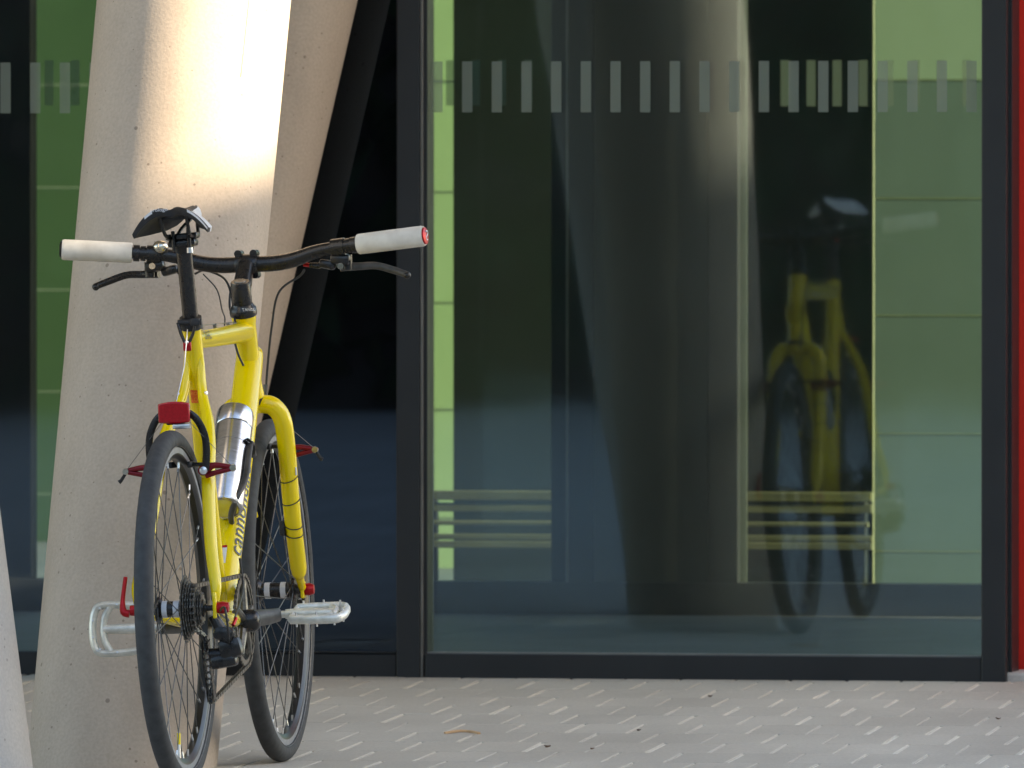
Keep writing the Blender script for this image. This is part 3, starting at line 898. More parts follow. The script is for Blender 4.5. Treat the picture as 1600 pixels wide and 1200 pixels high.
# --- wheels
def make_wheel(yc, rear):
    root = empty('wheel'); root.parent = bike; root.location = (0, yc, WR)
    ty = MB()
    rc = WR - TR
    prof = []
    for k in range(28):
        a = 2 * math.pi * k / 28
        rr = TR * (1.0 if not (abs(math.sin(a)) > 0.985) else 1.0)
        prof.append((math.cos(a) * TR, rc + math.sin(a) * rr))
    ty.lathe(prof, V(1, 0, 0), V(0, 0, 0), 128, closed=True)
    ty.build('tyre', 'tyre', root, 60)
    # moulded flank line
    fl = MB()
    for s in (-1, 1):
        fl.lathe([(s * 0.0150, 0.3088), (s * 0.0159, 0.3098), (s * 0.0150, 0.3104), (s * 0.0135, 0.3095)], V(1, 0, 0), V(0, 0, 0), 128, closed=True)
    fl.build('bead_line', 'dark_steel', root, 60)
    rm = MB()
    rm.lathe([(-0.0118, 0.309), (-0.0122, 0.296), (-0.0095, 0.2905), (-0.0055, 0.2850), (0.0055, 0.2850), (0.0095, 0.2905), (0.0122, 0.296), (0.0118, 0.309)], V(1, 0, 0), V(0, 0, 0), 128)
    rim = rm.build('rim', 'rim', root, 30)
    tr = MB()
    for s in (-1, 1):
        tr.lathe([(s * 0.0121, 0.3088), (s * 0.0125, 0.2962)], V(1, 0, 0), V(0, 0, 0), 128)
    tr.build('brake_track', 'track', rim, 30)
    fl_l, fl_r = (-0.035, 0.020) if rear else (-0.036, 0.036)
    hb = MB()
    hb.lathe([(-0.058, 0), (-0.058, 0.008), (fl_l - 0.004, 0.011), (fl_l - 0.0035, 0.0235), (fl_l, 0.0245), (fl_l + 0.004, 0.0225), (fl_l + 0.009, 0.0155), (fl_r - 0.009, 0.0155), (fl_r - 0.004, 0.0225), (fl_r, 0.0245), (fl_r + 0.0035, 0.0235), (fl_r + 0.004, 0.011), (0.058, 0.008), (0.058, 0)], V(1, 0, 0), V(0, 0, 0), 36)
    hub = hb.build('hub', 'black', root)
    c0 = (-0.022, 0.001) if rear else (-0.016, 0.016)
    for c in c0:
        MB().lathe([(c - 0.0055, 0.0156), (c - 0.0055, 0.0162), (c + 0.0055, 0.0162), (c + 0.0055, 0.0156)], V(1, 0, 0), V(0, 0, 0), 36).build('hub_stripe', 'white', hub)
    # 32 spokes, laced three cross
    for side, xf in ((-1, fl_l), (1, fl_r)):
        for lead in (-1, 1):
            a0 = 0.0 if side < 0 else R(5.6)
            a0 += R(22.5) if lead > 0 else 0
            a1 = a0 + lead * R(62) + (R(5.6) if lead > 0 else -R(5.6))
            x0 = xf + 0.0025 * lead
            p0 = V(x0, 0.0205 * math.cos(a0), 0.0205 * math.sin(a0))
            p1 = V(0.002 * side, 0.2865 * math.cos(a1), 0.2865 * math.sin(a1))
            d = (p1 - p0).normalized()
            sp = MB()
            sp.tube([p0, p1 - d * 0.013], 0.00105, 6)
            sp.tube([p1 - d * 0.014, p1 + d * 0.002], 0.0021, 6, mi=1)
            me = sp.mesh('spoke', ['steel', 'silver'], 40)
            for k in range(8):
                o = put('spoke', me, root)
                o.rotation_euler = (R(45 * k + (4 if rear else 17)), 0, 0)
    # valve
    va = MB()
    ang = R(-96) if rear else R(140)
    d = V(0, math.cos(ang), math.sin(ang))
    va.tube([d * 0.2855, d * 0.255], 0.0028, 10)
    va.tube([d * 0.258, d * 0.236], 0.0036, 10, mi=1)
    va.build('valve', ['silver', 'yellow'], root)
    return root
rear_wheel = make_wheel(0.0, True)
front_wheel = make_wheel(1.05, False)

# --- quick releases
q = MB()
q.lathe([(-0.089, 0), (-0.089, 0.010), (-0.080, 0.011), (-0.079, 0)], V(1, 0, 0), V(0, 0, 0.34), 20)
q.tube(spline([(-0.091, 0.0, 0.334), (-0.102, 0, 0.338), (-0.104, 0.004, 0.36), (-0.098, 0.01, 0.404)], 5), lerps([0.0075, 0.0075, 0.0045, 0.004], 5), 10)
q.build('quick_release', 'red', bike)
q = MB()
q.lathe([(0.079, 0), (0.079, 0.0105), (0.090, 0.0120), (0.101, 0.0095), (0.1015, 0)], V(1, 0, 0), V(0, 0, 0.34), 20)
q.build('quick_release_nut', 'red', bike)
MB().tube([(-0.080, 0, 0.34), (0.080, 0, 0.34)], 0.0055, 12).build('axle', 'black', bike)
q = MB()
q.lathe([(0.0586, 0), (0.0586, 0.0115), (0.068, 0.0125), (0.0765, 0.0095), (0.077, 0)], V(1, 0, 0), V(0, 1.05, 0.34), 20)
q.build('quick_release_nut', 'red', bike)
q = MB()
q.lathe([(-0.070, 0), (-0.070, 0.010), (-0.0586, 0.011), (-0.0586, 0)], V(1, 0, 0), V(0, 1.05, 0.34), 20)
q.tube(spline([(-0.070, 1.05, 0.335), (-0.080, 1.05, 0.34), (-0.080, 1.06, 0.37), (-0.072, 1.07, 0.40)], 5), lerps([0.0075, 0.0075, 0.005, 0.0045], 5), 10)
q.build('quick_release', 'red', bike)

# --- cassette, chainrings, chain, derailleur
cas = empty('cassette', (0, 0, 0.34)); cas.parent = bike
radii = (0.0625, 0.0570, 0.0520, 0.0475, 0.0435, 0.0395, 0.0355, 0.0315, 0.028)
def toothed(mb, x, r, teeth, th, hole, mi=0):
    n = teeth * 4
    outer, inner = [], []
    for k in range(n):
        a = 2 * math.pi * k / n
        rr = r + (0.0024 if k % 4 in (0, 1) else -0.0018)
        outer.append((rr * math.cos(a), rr * math.sin(a))); inner.append((hole * math.cos(a), hole * math.sin(a)))
    vs_ = []
    for xx in (x - th / 2, x + th / 2):
        vs_ += [V(xx, *p) for p in outer] + [V(xx, *p) for p in inner]
    fs_ = []
    for k in range(n):
        j = (k + 1) % n
        fs_ += [(k, j, n + j, n + k), (2 * n + k, 3 * n + k, 3 * n + j, 2 * n + j), (k, 2 * n + k, 2 * n + j, j), (n + k, n + j, 3 * n + j, 3 * n + k)]
    mb.add(vs_, fs_, mi)
for k, r in enumerate(radii):
    mb = MB(); toothed(mb, 0.0185 + 0.0040 * k, r, int(r / 0.00202), 0.0018, r * 0.62)
    mb.build('sprocket', 'dark_steel', cas, 30)
MB().lathe([(0.016, 0), (0.016, 0.022), (0.054, 0.0165), (0.056, 0.010), (0.056, 0)], V(1, 0, 0), V(0, 0, 0), 30).build('lock_ring', 'black', cas)

crk = empty('crankset', BBp); crk.parent = bike
for x, r in ((0.0475, 0.0885), (0.040, 0.068)):
    mb = MB(); toothed(mb, x, r, int(r / 0.00202), 0.003, r - 0.013)
    for k in range(5):
        a = 2 * math.pi * k / 5 + 0.3
        mb.tube([(x, 0.015 * math.cos(a), 0.015 * math.sin(a)), (x, (r - 0.010) * math.cos(a), (r - 0.010) * math.sin(a))], [0.009, 0.006], 8)
    mb.build('chainring', 'dark_steel', crk, 30)
cr = MB()
cr.tube(spline([(0.058, -0.012, 0), (0.066, 0.05, 0.003), (0.076, 0.12, 0.003), (0.082, 0.178, 0.004)], 6), lerps([0.0175, 0.0165, 0.0150, 0.0135], 6), 16, flat=(V(1, 0, 0), 0.62))
cr.build('crank_arm', 'crank', crk)
cr = MB()
cr.tube(spline([(-0.058, 0.012, 0), (-0.066, -0.05, -0.002), (-0.076, -0.12, -0.002), (-0.082, -0.178, -0.002)], 6), lerps([0.0175, 0.0165, 0.0150, 0.0135], 6), 16, flat=(V(1, 0, 0), 0.62))
cr.build('crank_arm', 'crank', crk)
MB().lathe([(0.048, 0), (0.048, 0.023), (0.068, 0.0215), (0.076, 0.0165), (0.079, 0.008), (0.0795, 0)], V(1, 0, 0), V(0, 0, 0), 32).build('axle_cap', 'black', crk)

# pedals
def make_pedal(s, centre, rot):
    root = empty('pedal', centre); root.parent = bike; root.rotation_euler = (rot, 0, 0)
    pb = MB()
    L, W = 0.050, 0.046
    loop = spline([(-L * s, -W * 0.9, 0), (-L * 0.2 * s, -W, 0), (L * 0.70 * s, -W * 1.0, 0), (L * 0.97 * s, -W * 0.72, 0), (L * 1.06 * s, 0, 0), (L * 0.97 * s, W * 0.72, 0), (L * 0.70 * s, W * 1.0, 0), (-L * 0.2 * s, W, 0), (-L * s, W * 0.9, 0)], 6)
    pb.tube(loop, 0.0074, 10, flat=(V(0, 0, 1), 1.3))
    pb.tube(spline([(-L * s, -W * 0.9, 0), (-L * 1.0 * s, 0, 0), (-L * s, W * 0.9, 0)], 6), 0.0058, 10, flat=(V(0, 0, 1), 1.2))
    pb.tube(spline([(L * 0.35 * s, -W * 0.97, 0), (L * 0.58 * s, -W * 0.5, 0), (L * 0.64 * s, 0, 0), (L * 0.58 * s, W * 0.5, 0), (L * 0.35 * s, W * 0.97, 0)], 6), 0.0066, 10, flat=(V(0, 0, 1), 1.2))
    pb.build('cage', 'alu', root)
    sp = MB()
    sp.tube([(-0.082 * s, 0, 0), (-0.066 * s, 0, 0), (-0.0655 * s, 0, 0), (-L * s, 0, 0), (-0.01 * s, 0, 0), (L * 0.64 * s, 0, 0)], [0.007, 0.007, 0.0095, 0.0105, 0.0098, 0.0085], 14)
    sp.build('spindle', 'alu', root)
    for (px, py) in ((-0.75, -0.98), (0.05, -1.0), (0.72, -0.86), (-0.75, 0.98), (0.05, 1.0), (0.72, 0.86), (1.0, 0.35), (1.0, -0.35)):
        MB().tube([(px * L * s, py * W, -0.0145), (px * L * s, py * W, 0.0145)], 0.0019, 8).build('pin', 'silver', root)
    return root
make_pedal(1, (0.163, 0.618, 0.305), R(13))
make_pedal(-1, (-0.163, 0.262, 0.298), R(82))

# chain
ch = MB()
def link_run(pts):
    pts = [V(*p) for p in pts]
    seglen = [0]
    for a, b in zip(pts[:-1], pts[1:]):
        seglen.append(seglen[-1] + (b - a).length)
    def pos(s):
        for i in range(len(pts) - 1):
            if s <= seglen[i + 1]:
                t = (s - seglen[i]) / max(1e-9, seglen[i + 1] - seglen[i])
                return pts[i].lerp(pts[i + 1], t)
        return pts[-1]
    n = int(seglen[-1] / 0.0127)
    for k in range(n):
        a, b = pos(k * 0.0127), pos((k + 1) * 0.0127)
        d = (b - a).normalized(); e = d.cross(V(1, 0, 0)).normalized() * 0.0042
        off = 0.0032 if k % 2 else 0.0022
        for s in (-1, 1):
            c0, c1 = a - d * 0.003, b + d * 0.003
            m = (a + b) / 2
            ring_ = [c0 - e * 0.6, a - e, m - e * 0.6, b - e, c1 - e * 0.6, c1 + e * 0.6, b + e, m + e * 0.6, a + e, c0 + e * 0.6]
            ch.prism([p + V(s * off, 0, 0) for p in ring_], V(0.0009 * s, 0, 0))
        ch.tube([a + V(-0.0042, 0, 0), a + V(0.0042, 0, 0)], 0.0022, 6)
cx, crx = 0.0385, 0.0475
rr_s, rr_c = 0.044, 0.0885
JU, JL = V(0.052, 0.012, 0.272), V(0.052, 0.050, 0.172)
top = [(cx, -rr_s * math.sin(a), 0.34 + rr_s * math.cos(a)) for a in [R(d) for d in range(150, -11, -10)]]
ringp = [(crx, 0.44 + rr_c * math.sin(a), 0.300 + rr_c * math.cos(a)) for a in [R(d) for d in range(-5, 186, 8)]]
low = [(0.0515, JL.y + 0.013 * math.sin(a), JL.z + 0.013 * math.cos(a)) for a in [R(d) for d in range(170, 331, 20)]]
up = [(0.0515, JU.y + 0.013 * math.sin(a), JU.z + 0.013 * math.cos(a)) for a in [R(d) for d in range(150, 19, -25)]]
link_run(top + ringp + low + up + [top[0]])
chain = ch.build('chain', 'dark_steel', bike, 30)
chain['kind'] = 'stuff'

der = empty('rear_derailleur', (0.06, 0, 0.30)); der.parent = bike
def rel(p, e):
    return V(*p) - V(*e)
DE = (0.06, 0, 0.30)
db = MB()
db.rbox(rel((0.090, 0.004, 0.290), DE), (0.040, 0.034, 0.030), 0.009, rot=Matrix.Rotation(R(20), 3, 'Y'))
db.rbox(rel((0.100, 0.010, 0.262), DE), (0.046, 0.030, 0.040), 0.010, rot=Matrix.Rotation(R(-14), 3, 'Y'))
db.rbox(rel((0.086, 0.014, 0.238), DE), (0.052, 0.034, 0.026), 0.008, rot=Matrix.Rotation(R(-8), 3, 'Y'))
db.tube([rel((0.070, 0.0, 0.325), DE), rel((0.085, 0.0, 0.297), DE)], [0.010, 0.012], 14)
db.tube([rel((0.060, 0.012, 0.250), DE), rel((0.090, 0.012, 0.250), DE)], 0.013, 16)
db.build('body', 'black', der)
for x in (0.0455, 0.0585):
    cg = MB()
    cg.tube([rel((x, JU.y - 0.004, JU.z + 0.006), DE), rel((x, (JU.y + JL.y) / 2 - 0.006, (JU.z + JL.z) / 2), DE), rel((x, JL.y + 0.002, JL.z - 0.008), DE)], [0.012, 0.0095, 0.012], 10, flat=(V(1, 0, 0), 0.12))
    cg.build('cage_plate', 'black', der)
for J in (JU, JL):
    jw = MB(); toothed(jw, 0, 0.0135, 11, 0.0035, 0.004)
    o = jw.build('jockey_wheel', 'black_matt', der, 30); o.location = rel((0.052, J.y, J.z), DE)
hc = MB(); hc.tube(spline([rel((0.062, 0.20, 0.310), DE), rel((0.080, 0.02, 0.33), DE), rel((0.105, -0.06, 0.34), DE), rel((0.108, -0.05, 0.29), DE), rel((0.100, -0.01, 0.272), DE)], 8), 0.0024, 8)
hc.build('gear_cable', 'cable', der)
MB().tube([rel((0.104, 0.02, 0.305), DE), rel((0.108, 0.035, 0.318), DE)], 0.0035, 8).build('barrel_adjuster', 'red', der)
gc = MB(); gc.tube(spline([(0.040, 0.46, 0.42), (0.062, 0.36, 0.362), (0.088, 0.12, 0.31), (0.098, 0.03, 0.27)], 8), 0.0022, 8); gc.build('gear_cable', 'cable', bike)

# --- brakes
def make_brake(root_name, f, studs, tip, booster):
    for s in (-1, 1):
        rt = empty('brake_arm', f(studs * s, 0.0, 0.0)); rt.parent = bike
        def L(dx, dy, dz, s=s):
            return V(dx * s, dy, dz)
        a = MB()
        a.tube(spline([L(0.0, -0.012, 0.0), L(0.018, -0.014, 0.009), L(tip - studs, -0.014, 0.004)], 5), lerps([0.0085, 0.006, 0.0045], 5), 10)
        a.tube(spline([L(0.0, -0.012, -0.010), L(0.020, -0.014, -0.005), L(tip - studs, -0.014, 0.002)], 5), lerps([0.006, 0.005, 0.0045], 5), 10)
        a.tube([L(-0.004, -0.022, 0), L(-0.004, 0.02, 0)], 0.0095, 14)
        a.build('arm', 'red_dark', rt)
        MB().lathe([(0, 0), (0, 0.0075), (0.006, 0.0075), (0.008, 0.004), (0.008, 0)], V(0, -1, 0), L(-0.002, -0.021, 0), 16).build('pivot_bolt', 'silver', rt)
        MB().lathe([(0, 0), (0, 0.0068), (0.006, 0.006), (0.006, 0)], V(0, -1, 0), L(tip - studs, -0.016, 0.003), 14).build('cable_anchor', 'brass', rt)
        if s < 0 or root_name == 'front':
            MB().tube([L(tip - studs + 0.002, -0.014, -0.002), L(tip - studs + 0.010, -0.016, -0.014), L(tip - studs + 0.014, -0.016, -0.017)], [0.003, 0.0035, 0.0045], 8).build('pad_stud', 'black_matt', rt)
        MB().rbox(L(0.018 - studs, 0.012, 0.0) + V(0, 0, 0.012), (0.008, 0.055, 0.012), 0.003).build('brake_pad', 'black_matt', rt)
        MB().tube([L(0.023 - studs, 0.004, 0.012), L(0.012, 0.0, 0.010)], 0.0042, 10).build('pad_holder', 'black', rt)
        # straddle wire
        tgt = f(0, 0.0, booster) - f(studs * s, 0, 0)
        MB().tube([L(tip - studs, -0.016, 0.004), tgt + V(0, -0.012, 0)], 0.0006, 6).build('straddle_wire', 'steel', rt)
rear_f = lambda dx, dy, dz: V(dx, 0.100 + dy + dz * -0.25, 0.600 + dz)
front_f = lambda dx, dy, dz: steer(0.615 + dz, dx) + V(0, dy + 0.035, 0)
make_brake('rear', rear_f, 0.050, 0.104, 0.125)
make_brake('front', front_f, 0.058, 0.112, 0.110)
bo = MB()
pts = spline([(-0.052, 0.078, 0.600), (-0.0555, 0.076, 0.640), (-0.052, 0.073, 0.672), (-0.038, 0.071, 0.700), (-0.018, 0.070, 0.714), (0, 0.070, 0.717), (0.018, 0.070, 0.714), (0.038, 0.071, 0.700), (0.052, 0.073, 0.672), (0.0555, 0.076, 0.640), (0.052, 0.078, 0.600)], 6)
bo.tube(pts, 0.0072, 10, flat=(V(0, 1, 0), 0.5))
bo.build('brake_booster', 'black', bike)
rf = MB()
n = 9
vs_, fs_ = [], []
ro = empty('rear_reflector', (0, 0.055, 0.712)); ro.parent = bike
outl = []
for k in range(n + 1):
    t = -1 + 2 * k / n
    outl.append((0.031 * t, 0, 0.0215 - 0.004 * t * t))
for k in range(n + 1):
    t = 1 - 2 * k / n
    outl.append((0.030 * t, 0, -0.0205 + 0.002 * t * t))
rf.prism([V(x, -0.009, z) for x, y, z in outl], V(0, 0.012, 0))
o = rf.build('lens', 'red_plastic', ro, 30)
bv = o.modifiers.new('edge', 'BEVEL'); bv.width = 0.003; bv.segments = 2
MB().rbox((0, 0.010, -0.012), (0.036, 0.014, 0.022), 0.003).build('bracket', 'black_matt', ro)
MB().rbox((0.012, 0.006, -0.026), (0.034, 0.010, 0.010), 0.002).build('clamp', 'silver', ro)

# --- seat post, saddle
ax_st = (st_top - BBp).normalized()
sp_top = st_top + ax_st * 0.155
MB().tube([st_top - ax_st * 0.03, sp_top], 0.0152, 24).build('seatpost', 'black', bike)
sc = MB()
sc.tube([st_top - ax_st * 0.012, st_top + ax_st * 0.010], 0.0215, 24)
sc.rbox(st_top + V(0.012, -0.020, 0.0), (0.020, 0.014, 0.016), 0.004)
sc.tube([st_top + V(-0.022, -0.018, 0.0), st_top + V(0.024, -0.018, 0.0)], 0.006, 12)
coll = sc.build('seat_collar', 'black_matt', bike)
lv = MB()
lv.tube(spline([st_top + V(-0.022, -0.020, 0.0), st_top + V(-0.016, -0.024, -0.020), st_top + V(-0.008, -0.026, -0.040)], 5), 0.0032, 8)
lv.tube(spline([st_top + V(0.012, -0.022, 0.0), st_top + V(0.008, -0.024, -0.020), st_top + V(-0.001, -0.026, -0.040)], 5), 0.0032, 8)
lv.build('quick_release_lever', 'black', coll)
MB().rbox(st_top + V(-0.004, -0.026, -0.046), (0.016, 0.006, 0.018), 0.0025).build('lever_tab', 'red', coll)
MB().sphere(st_top + V(-0.004, -0.029, -0.038), 0.0038).build('lever_bolt', 'silver', coll)

sad = empty('saddle', sp_top + V(0, 0.0, 0.012)); sad.parent = bike
sad.rotation_euler = (R(-0.8), R(-3.0), 0)
def half_w(s):
    k = [(0, 0.0735), (0.08, 0.0765), (0.2, 0.072), (0.35, 0.052), (0.5, 0.033), (0.7, 0.022), (0.9, 0.018), (1.0, 0.011)]
    for (a, x), (b, y) in zip(k[:-1], k[1:]):
        if a <= s <= b:
            return x + (y - x) * (s - a) / (b - a)
    return k[-1][1]
NS, NX = 30, 28
vs_, fs_, ms_ = [], [], []
def sad_z(s, u):
    w = half_w(s)
    drop = 0.037 * (1 - s) ** 0.8 + 0.010
    z = 0.055 + 0.006 * (1 - s) ** 3 - drop * abs(u) ** 2.5 + 0.012 * s * s
    z -= 0.006 * math.exp(-(u / 0.14) ** 2) * (1 - 0.5 * s)
    return z
for i in range(NS + 1):
    s = i / NS
    w = half_w(s)
    for k in range(NX + 1):
        u = -1 + 2 * k / NX
        yoff = -0.130 + 0.275 * s + (0.016 * math.exp(-(u / 0.25) ** 2) if s < 0.12 else 0) * (1 - s / 0.12 if s < 0.12 else 0)
        vs_.append(V(u * w, yoff, sad_z(s, u)))
nv = len(vs_)
for i in range(NS + 1):
    s = i / NS
    for k in range(NX + 1):
        u = -1 + 2 * k / NX
        p = vs_[i * (NX + 1) + k]
        th = 0.0140 * (1 - abs(u) ** 4 * 0.4)
        vs_.append(V(p.x * 0.97, p.y + (0.006 if i == 0 else 0), p.z - th))
top_f, bot_f = [], []
sm = MB(); sm.v = [V(*p) for p in vs_]
def quad(a, b, c, d, mi):
    sm.f.append([a, b, c, d]); sm.m.append(mi)
for i in range(NS):
    for k in range(NX):
        u = -1 + 2 * (k + 0.5) / NX
        a = i * (NX + 1) + k
        white = abs(u) > 0.55 and i > 0
        quad(a, a + 1, a + NX + 2, a + NX + 1, 1 if white else 0)
        b = a + nv
        quad(b + NX + 1, b + NX + 2, b + 1, b, 0)
mid0 = len(sm.v)
for k in range(NX + 1):
    sm.v.append(sm.v[k].lerp(sm.v[k + nv], 0.38) + V(0, -0.0012, 0))
for k in range(NX):
    u = -1 + 2 * (k + 0.5) / NX
    quad(mid0 + k, mid0 + k + 1, k + 1, k, 1 if u > 0.5 or -0.62 < u < -0.42 else 0)
    quad(k + nv, k + 1 + nv, mid0 + k + 1, mid0 + k, 0)
    a = NS * (NX + 1) + k
    quad(a, a + 1, a + 1 + nv, a + nv, 0)
for i in range(NS):
    for k in (0, NX):
        a = i * (NX + 1) + k
        quad(a, a + NX + 1, a + NX + 1 + nv, a + nv, 1 if i > 1 else 0)
sm.build('shell', ['black_matt', 'white'], sad, 45)
for s in (-1, 1):
    rl = MB()
    rl.tube(spline([(0.026 * s, -0.085, 0.044), (0.024 * s, -0.062, 0.014), (0.022 * s, -0.035, 0.004), (0.022 * s, 0.035, 0.004), (0.016 * s, 0.075, 0.022), (0.006 * s, 0.125, 0.040)], 6), 0.0036, 10)
    rl.build('rail', 'black', sad)
MB().rbox((0, -0.066, 0.043), (0.064, 0.020, 0.014), 0.004).build('rail_mount', 'black_matt', sad)
lettering('prologo', 0.0098, lambda x, y: V(-0.034 + x, -0.1320 + 0.016 * math.exp(-((-0.034 + x) / 0.0184) ** 2) - 0.0012, 0.0475 + y + 0.006), 0).build('lettering', 'white', sad, 0)
sh = MB()
sh.rbox((0, -0.005, 0.005), (0.062, 0.034, 0.012), 0.004)
sh.rbox((0, -0.005, -0.008), (0.054, 0.040, 0.014), 0.005)
sh.tube([(0, 0.002, -0.024), (0, -0.002, -0.008)], [0.0165, 0.022], 20)
sh.tube([(-0.014, -0.027, -0.022), (-0.014, -0.026, 0.016)], 0.004, 10)
sh.tube([(0.016, -0.027, -0.024), (0.016, -0.026, 0.020)], 0.004, 10)
sh.build('seat_clamp', 'black', sad)
MB().tube([(0.016, -0.027, -0.028), (0.016, -0.027, -0.018)], 0.0062, 12).build('clamp_nut', 'silver', sad)

# --- headset, stem, bars
hs = MB()
axs = (ht1 - ht0).normalized()
hs.lathe([(0, 0), (0, 0.0265), (0.006, 0.0272), (0.014, 0.0265), (0.018, 0.0225), (0.024, 0.0200), (0.024, 0)], axs, ht1 + axs * 0.0005, 32)
headset = hs.build('headset', 'black', bike)
MB().lathe([(-0.012, 0), (-0.012, 0.0255), (0, 0.0255), (0, 0)], axs, ht0, 28).build('headset', 'black', bike)
hp = ht1 + axs * 0.010
lettering('TANGE', 0.0085, lambda x, y: hp + axs * (y - 0.002) + V(math.sin(0.10 + x / 0.0275), -math.cos(0.10 + x / 0.0275), 0) * 0.0279, 0).build('headset_print', 'white', headset, 0)
BAR = V(0, 0.872, 0.988)
stm = MB()
s0, s1 = ht1 + axs * 0.024, ht1 + axs * 0.070
stm.tube([s0, s0 + axs * 0.004, s1 - axs * 0.003, s1], [0.0188, 0.0196, 0.0196, 0.0180], 24)
stm.tube([s0.lerp(s1, 0.55), BAR + V(0, -0.012, -0.002)], [0.0190, 0.0165], 20)
stm.lathe([(-0.022, 0.0), (-0.022, 0.0185), (-0.019, 0.0205), (0.019, 0.0205), (0.022, 0.0185), (0.022, 0)], V(1, 0, 0), BAR, 24)
stem_o = stm.build('stem', 'black', bike)
for s in (-1, 1):
    for (dz, dy) in ((0.021, 0.004), (-0.021, 0.010)):
        MB().tube([BAR + V(0.0155 * s, dy - 0.018, dz), BAR + V(0.0155 * s, dy + 0.014, dz)], 0.0075, 14).build('clamp_bolt', 'black', stem_o)
MB().lathe([(0, 0), (0, 0.0125), (0.002, 0.0115), (0.002, 0)], axs, s1 + axs * 0.0003, 20).build('top_cap', 'dark_steel', stem_o)

def bar_pt(x):
    k = [(0, 0.872, 0.988), (0.05, 0.872, 0.988), (0.09, 0.871, 0.993), (0.14, 0.867, 1.008), (0.19, 0.860, 1.016), (0.26, 0.850, 1.022), (0.365, 0.833, 1.031)]
    a = abs(x)
    for (x0, y0, z0), (x1, y1, z1) in zip(k[:-1], k[1:]):
        if a <= x1:
            t = (a - x0) / (x1 - x0)
            return V(x, y0 + (y1 - y0) * t, z0 + (z1 - z0) * t)
    return V(x, k[-1][1], k[-1][2])
keys = [-0.362, -0.26, -0.19, -0.14, -0.09, -0.05, 0, 0.05, 0.09, 0.14, 0.19, 0.26, 0.362]
bars = MB()
bars.tube(spline([bar_pt(x) for x in keys], 6), lerps([0.0112, 0.0112, 0.0118, 0.0135, 0.0155, 0.0160, 0.0160, 0.0160, 0.0155, 0.0135, 0.0118, 0.0112, 0.0112], 6), 20)
bars.build('handlebar', 'black', bike)
for s in (-1, 1):
    gp = MB()
    a, b = bar_pt(0.226 * s), bar_pt(0.362 * s)
    d = (b - a).normalized()
    gp.tube([a, a + d * 0.002, a.lerp(b, 0.5), b - d * 0.004, b], [0.0185, 0.0202, 0.0206, 0.0206, 0.0192], 28)
    gripo = gp.build('grip', 'grip', bike)
    MB().lathe([(0.0, 0), (0.0, 0.0172), (0.003, 0.0165), (0.0045, 0.012), (0.0045, 0)], d, b + d * 0.0004, 24).build('end_cap', 'red' if s > 0 else 'black', gripo)
    if s > 0:
        uu = V(0, -1, 0); uu = (uu - d * uu.dot(d)).normalized(); ww = d.cross(uu)
        S_ = [(0.6, 0.9), (-0.1, 1.1), (-0.7, 0.6), (-0.2, 0.05), (0.5, -0.35), (0.1, -1.0), (-0.7, -0.9)]
        MB().tube(spline([b + d * 0.0052 + uu * (p * 0.008) + V(0, 0, 1) * (q_ * 0.0085) for p, q_ in S_], 4), 0.0014, 6).build('cap_emblem', 'white', gripo)

# levers and clamps
def control(s):
    rt = empty('brake_lever', bar_pt(0.188 * s)); rt.parent = bike
    def L(dx, dy, dz):
        return V(dx * s, dy, dz)
    b = MB()
    for x0, x1, r in ((0.024, 0.036, 0.0165), (-0.016, 0.010, 0.0172), (0.012, 0.022, 0.0150)):
        b.tube([L(x0, 0.004 - x0 * 0.15, x0 * 0.085), L(x1, 0.004 - x1 * 0.15, x1 * 0.085)], r, 18)
    b.build('clamp', 'black', rt)
    b = MB()
    b.rbox(L(-0.002, 0.020, -0.024), (0.040, 0.030, 0.024), 0.008, rot=Matrix.Rotation(R(10 * s), 3, 'Y'))
    b.rbox(L(-0.030, 0.026, -0.034), (0.034, 0.020, 0.018), 0.006, rot=Matrix.Rotation(R(14 * s), 3, 'Y'))
    b.tube([L(-0.045, 0.026, -0.036), L(-0.066, 0.026, -0.034)], [0.0065, 0.005], 10)
    b.tube([L(0.010, 0.024, -0.046), L(0.010, 0.024, -0.016)], 0.010, 14)
    b.build('housing', 'black', rt)
    bl = MB()
    bl.tube(spline([L(-0.006, 0.036, -0.040), L(0.030, 0.050, -0.040), L(0.062, 0.054, -0.040), L(0.096, 0.054, -0.050), L(0.124, 0.048, -0.060)], 6), lerps([0.0085, 0.0075, 0.0072, 0.0072, 0.0066], 6), 12, flat=(V(0, 1, 0), 0.8))
    blade = bl.build('blade', 'crank' if s > 0 else 'black', rt)
    MB().sphere(L(0.124, 0.048, -0.061), 0.0075).build('blade_tip', 'black', blade)
    MB().lathe([(0, 0), (0, 0.0065), (0.004, 0.0065), (0.004, 0)], V(0, -1, 0), L(0.000, 0.004, -0.038 if s > 0 else -0.024), 14).build('bolt', 'brass', rt)
    MB().tube([L(-0.066, 0.026, -0.034), L(-0.078, 0.026, -0.032)], 0.0042, 8).build('barrel_adjuster', 'red', rt)
control(-1); control(1)
# bell on the left
be = MB()
be.sphere((0, 0, 0), 0.0155, sc=(1.0, 1.0, 0.85), seg=20)
bell = be.build('bell', 'brass', bike); bell.location = bar_pt(-0.168) + V(0, -0.012, 0.016)
MB().tube([(0, 0, -0.008), (0.0, 0.010, -0.020)], 0.006, 10).build('bell_clamp', 'black_matt', bell)

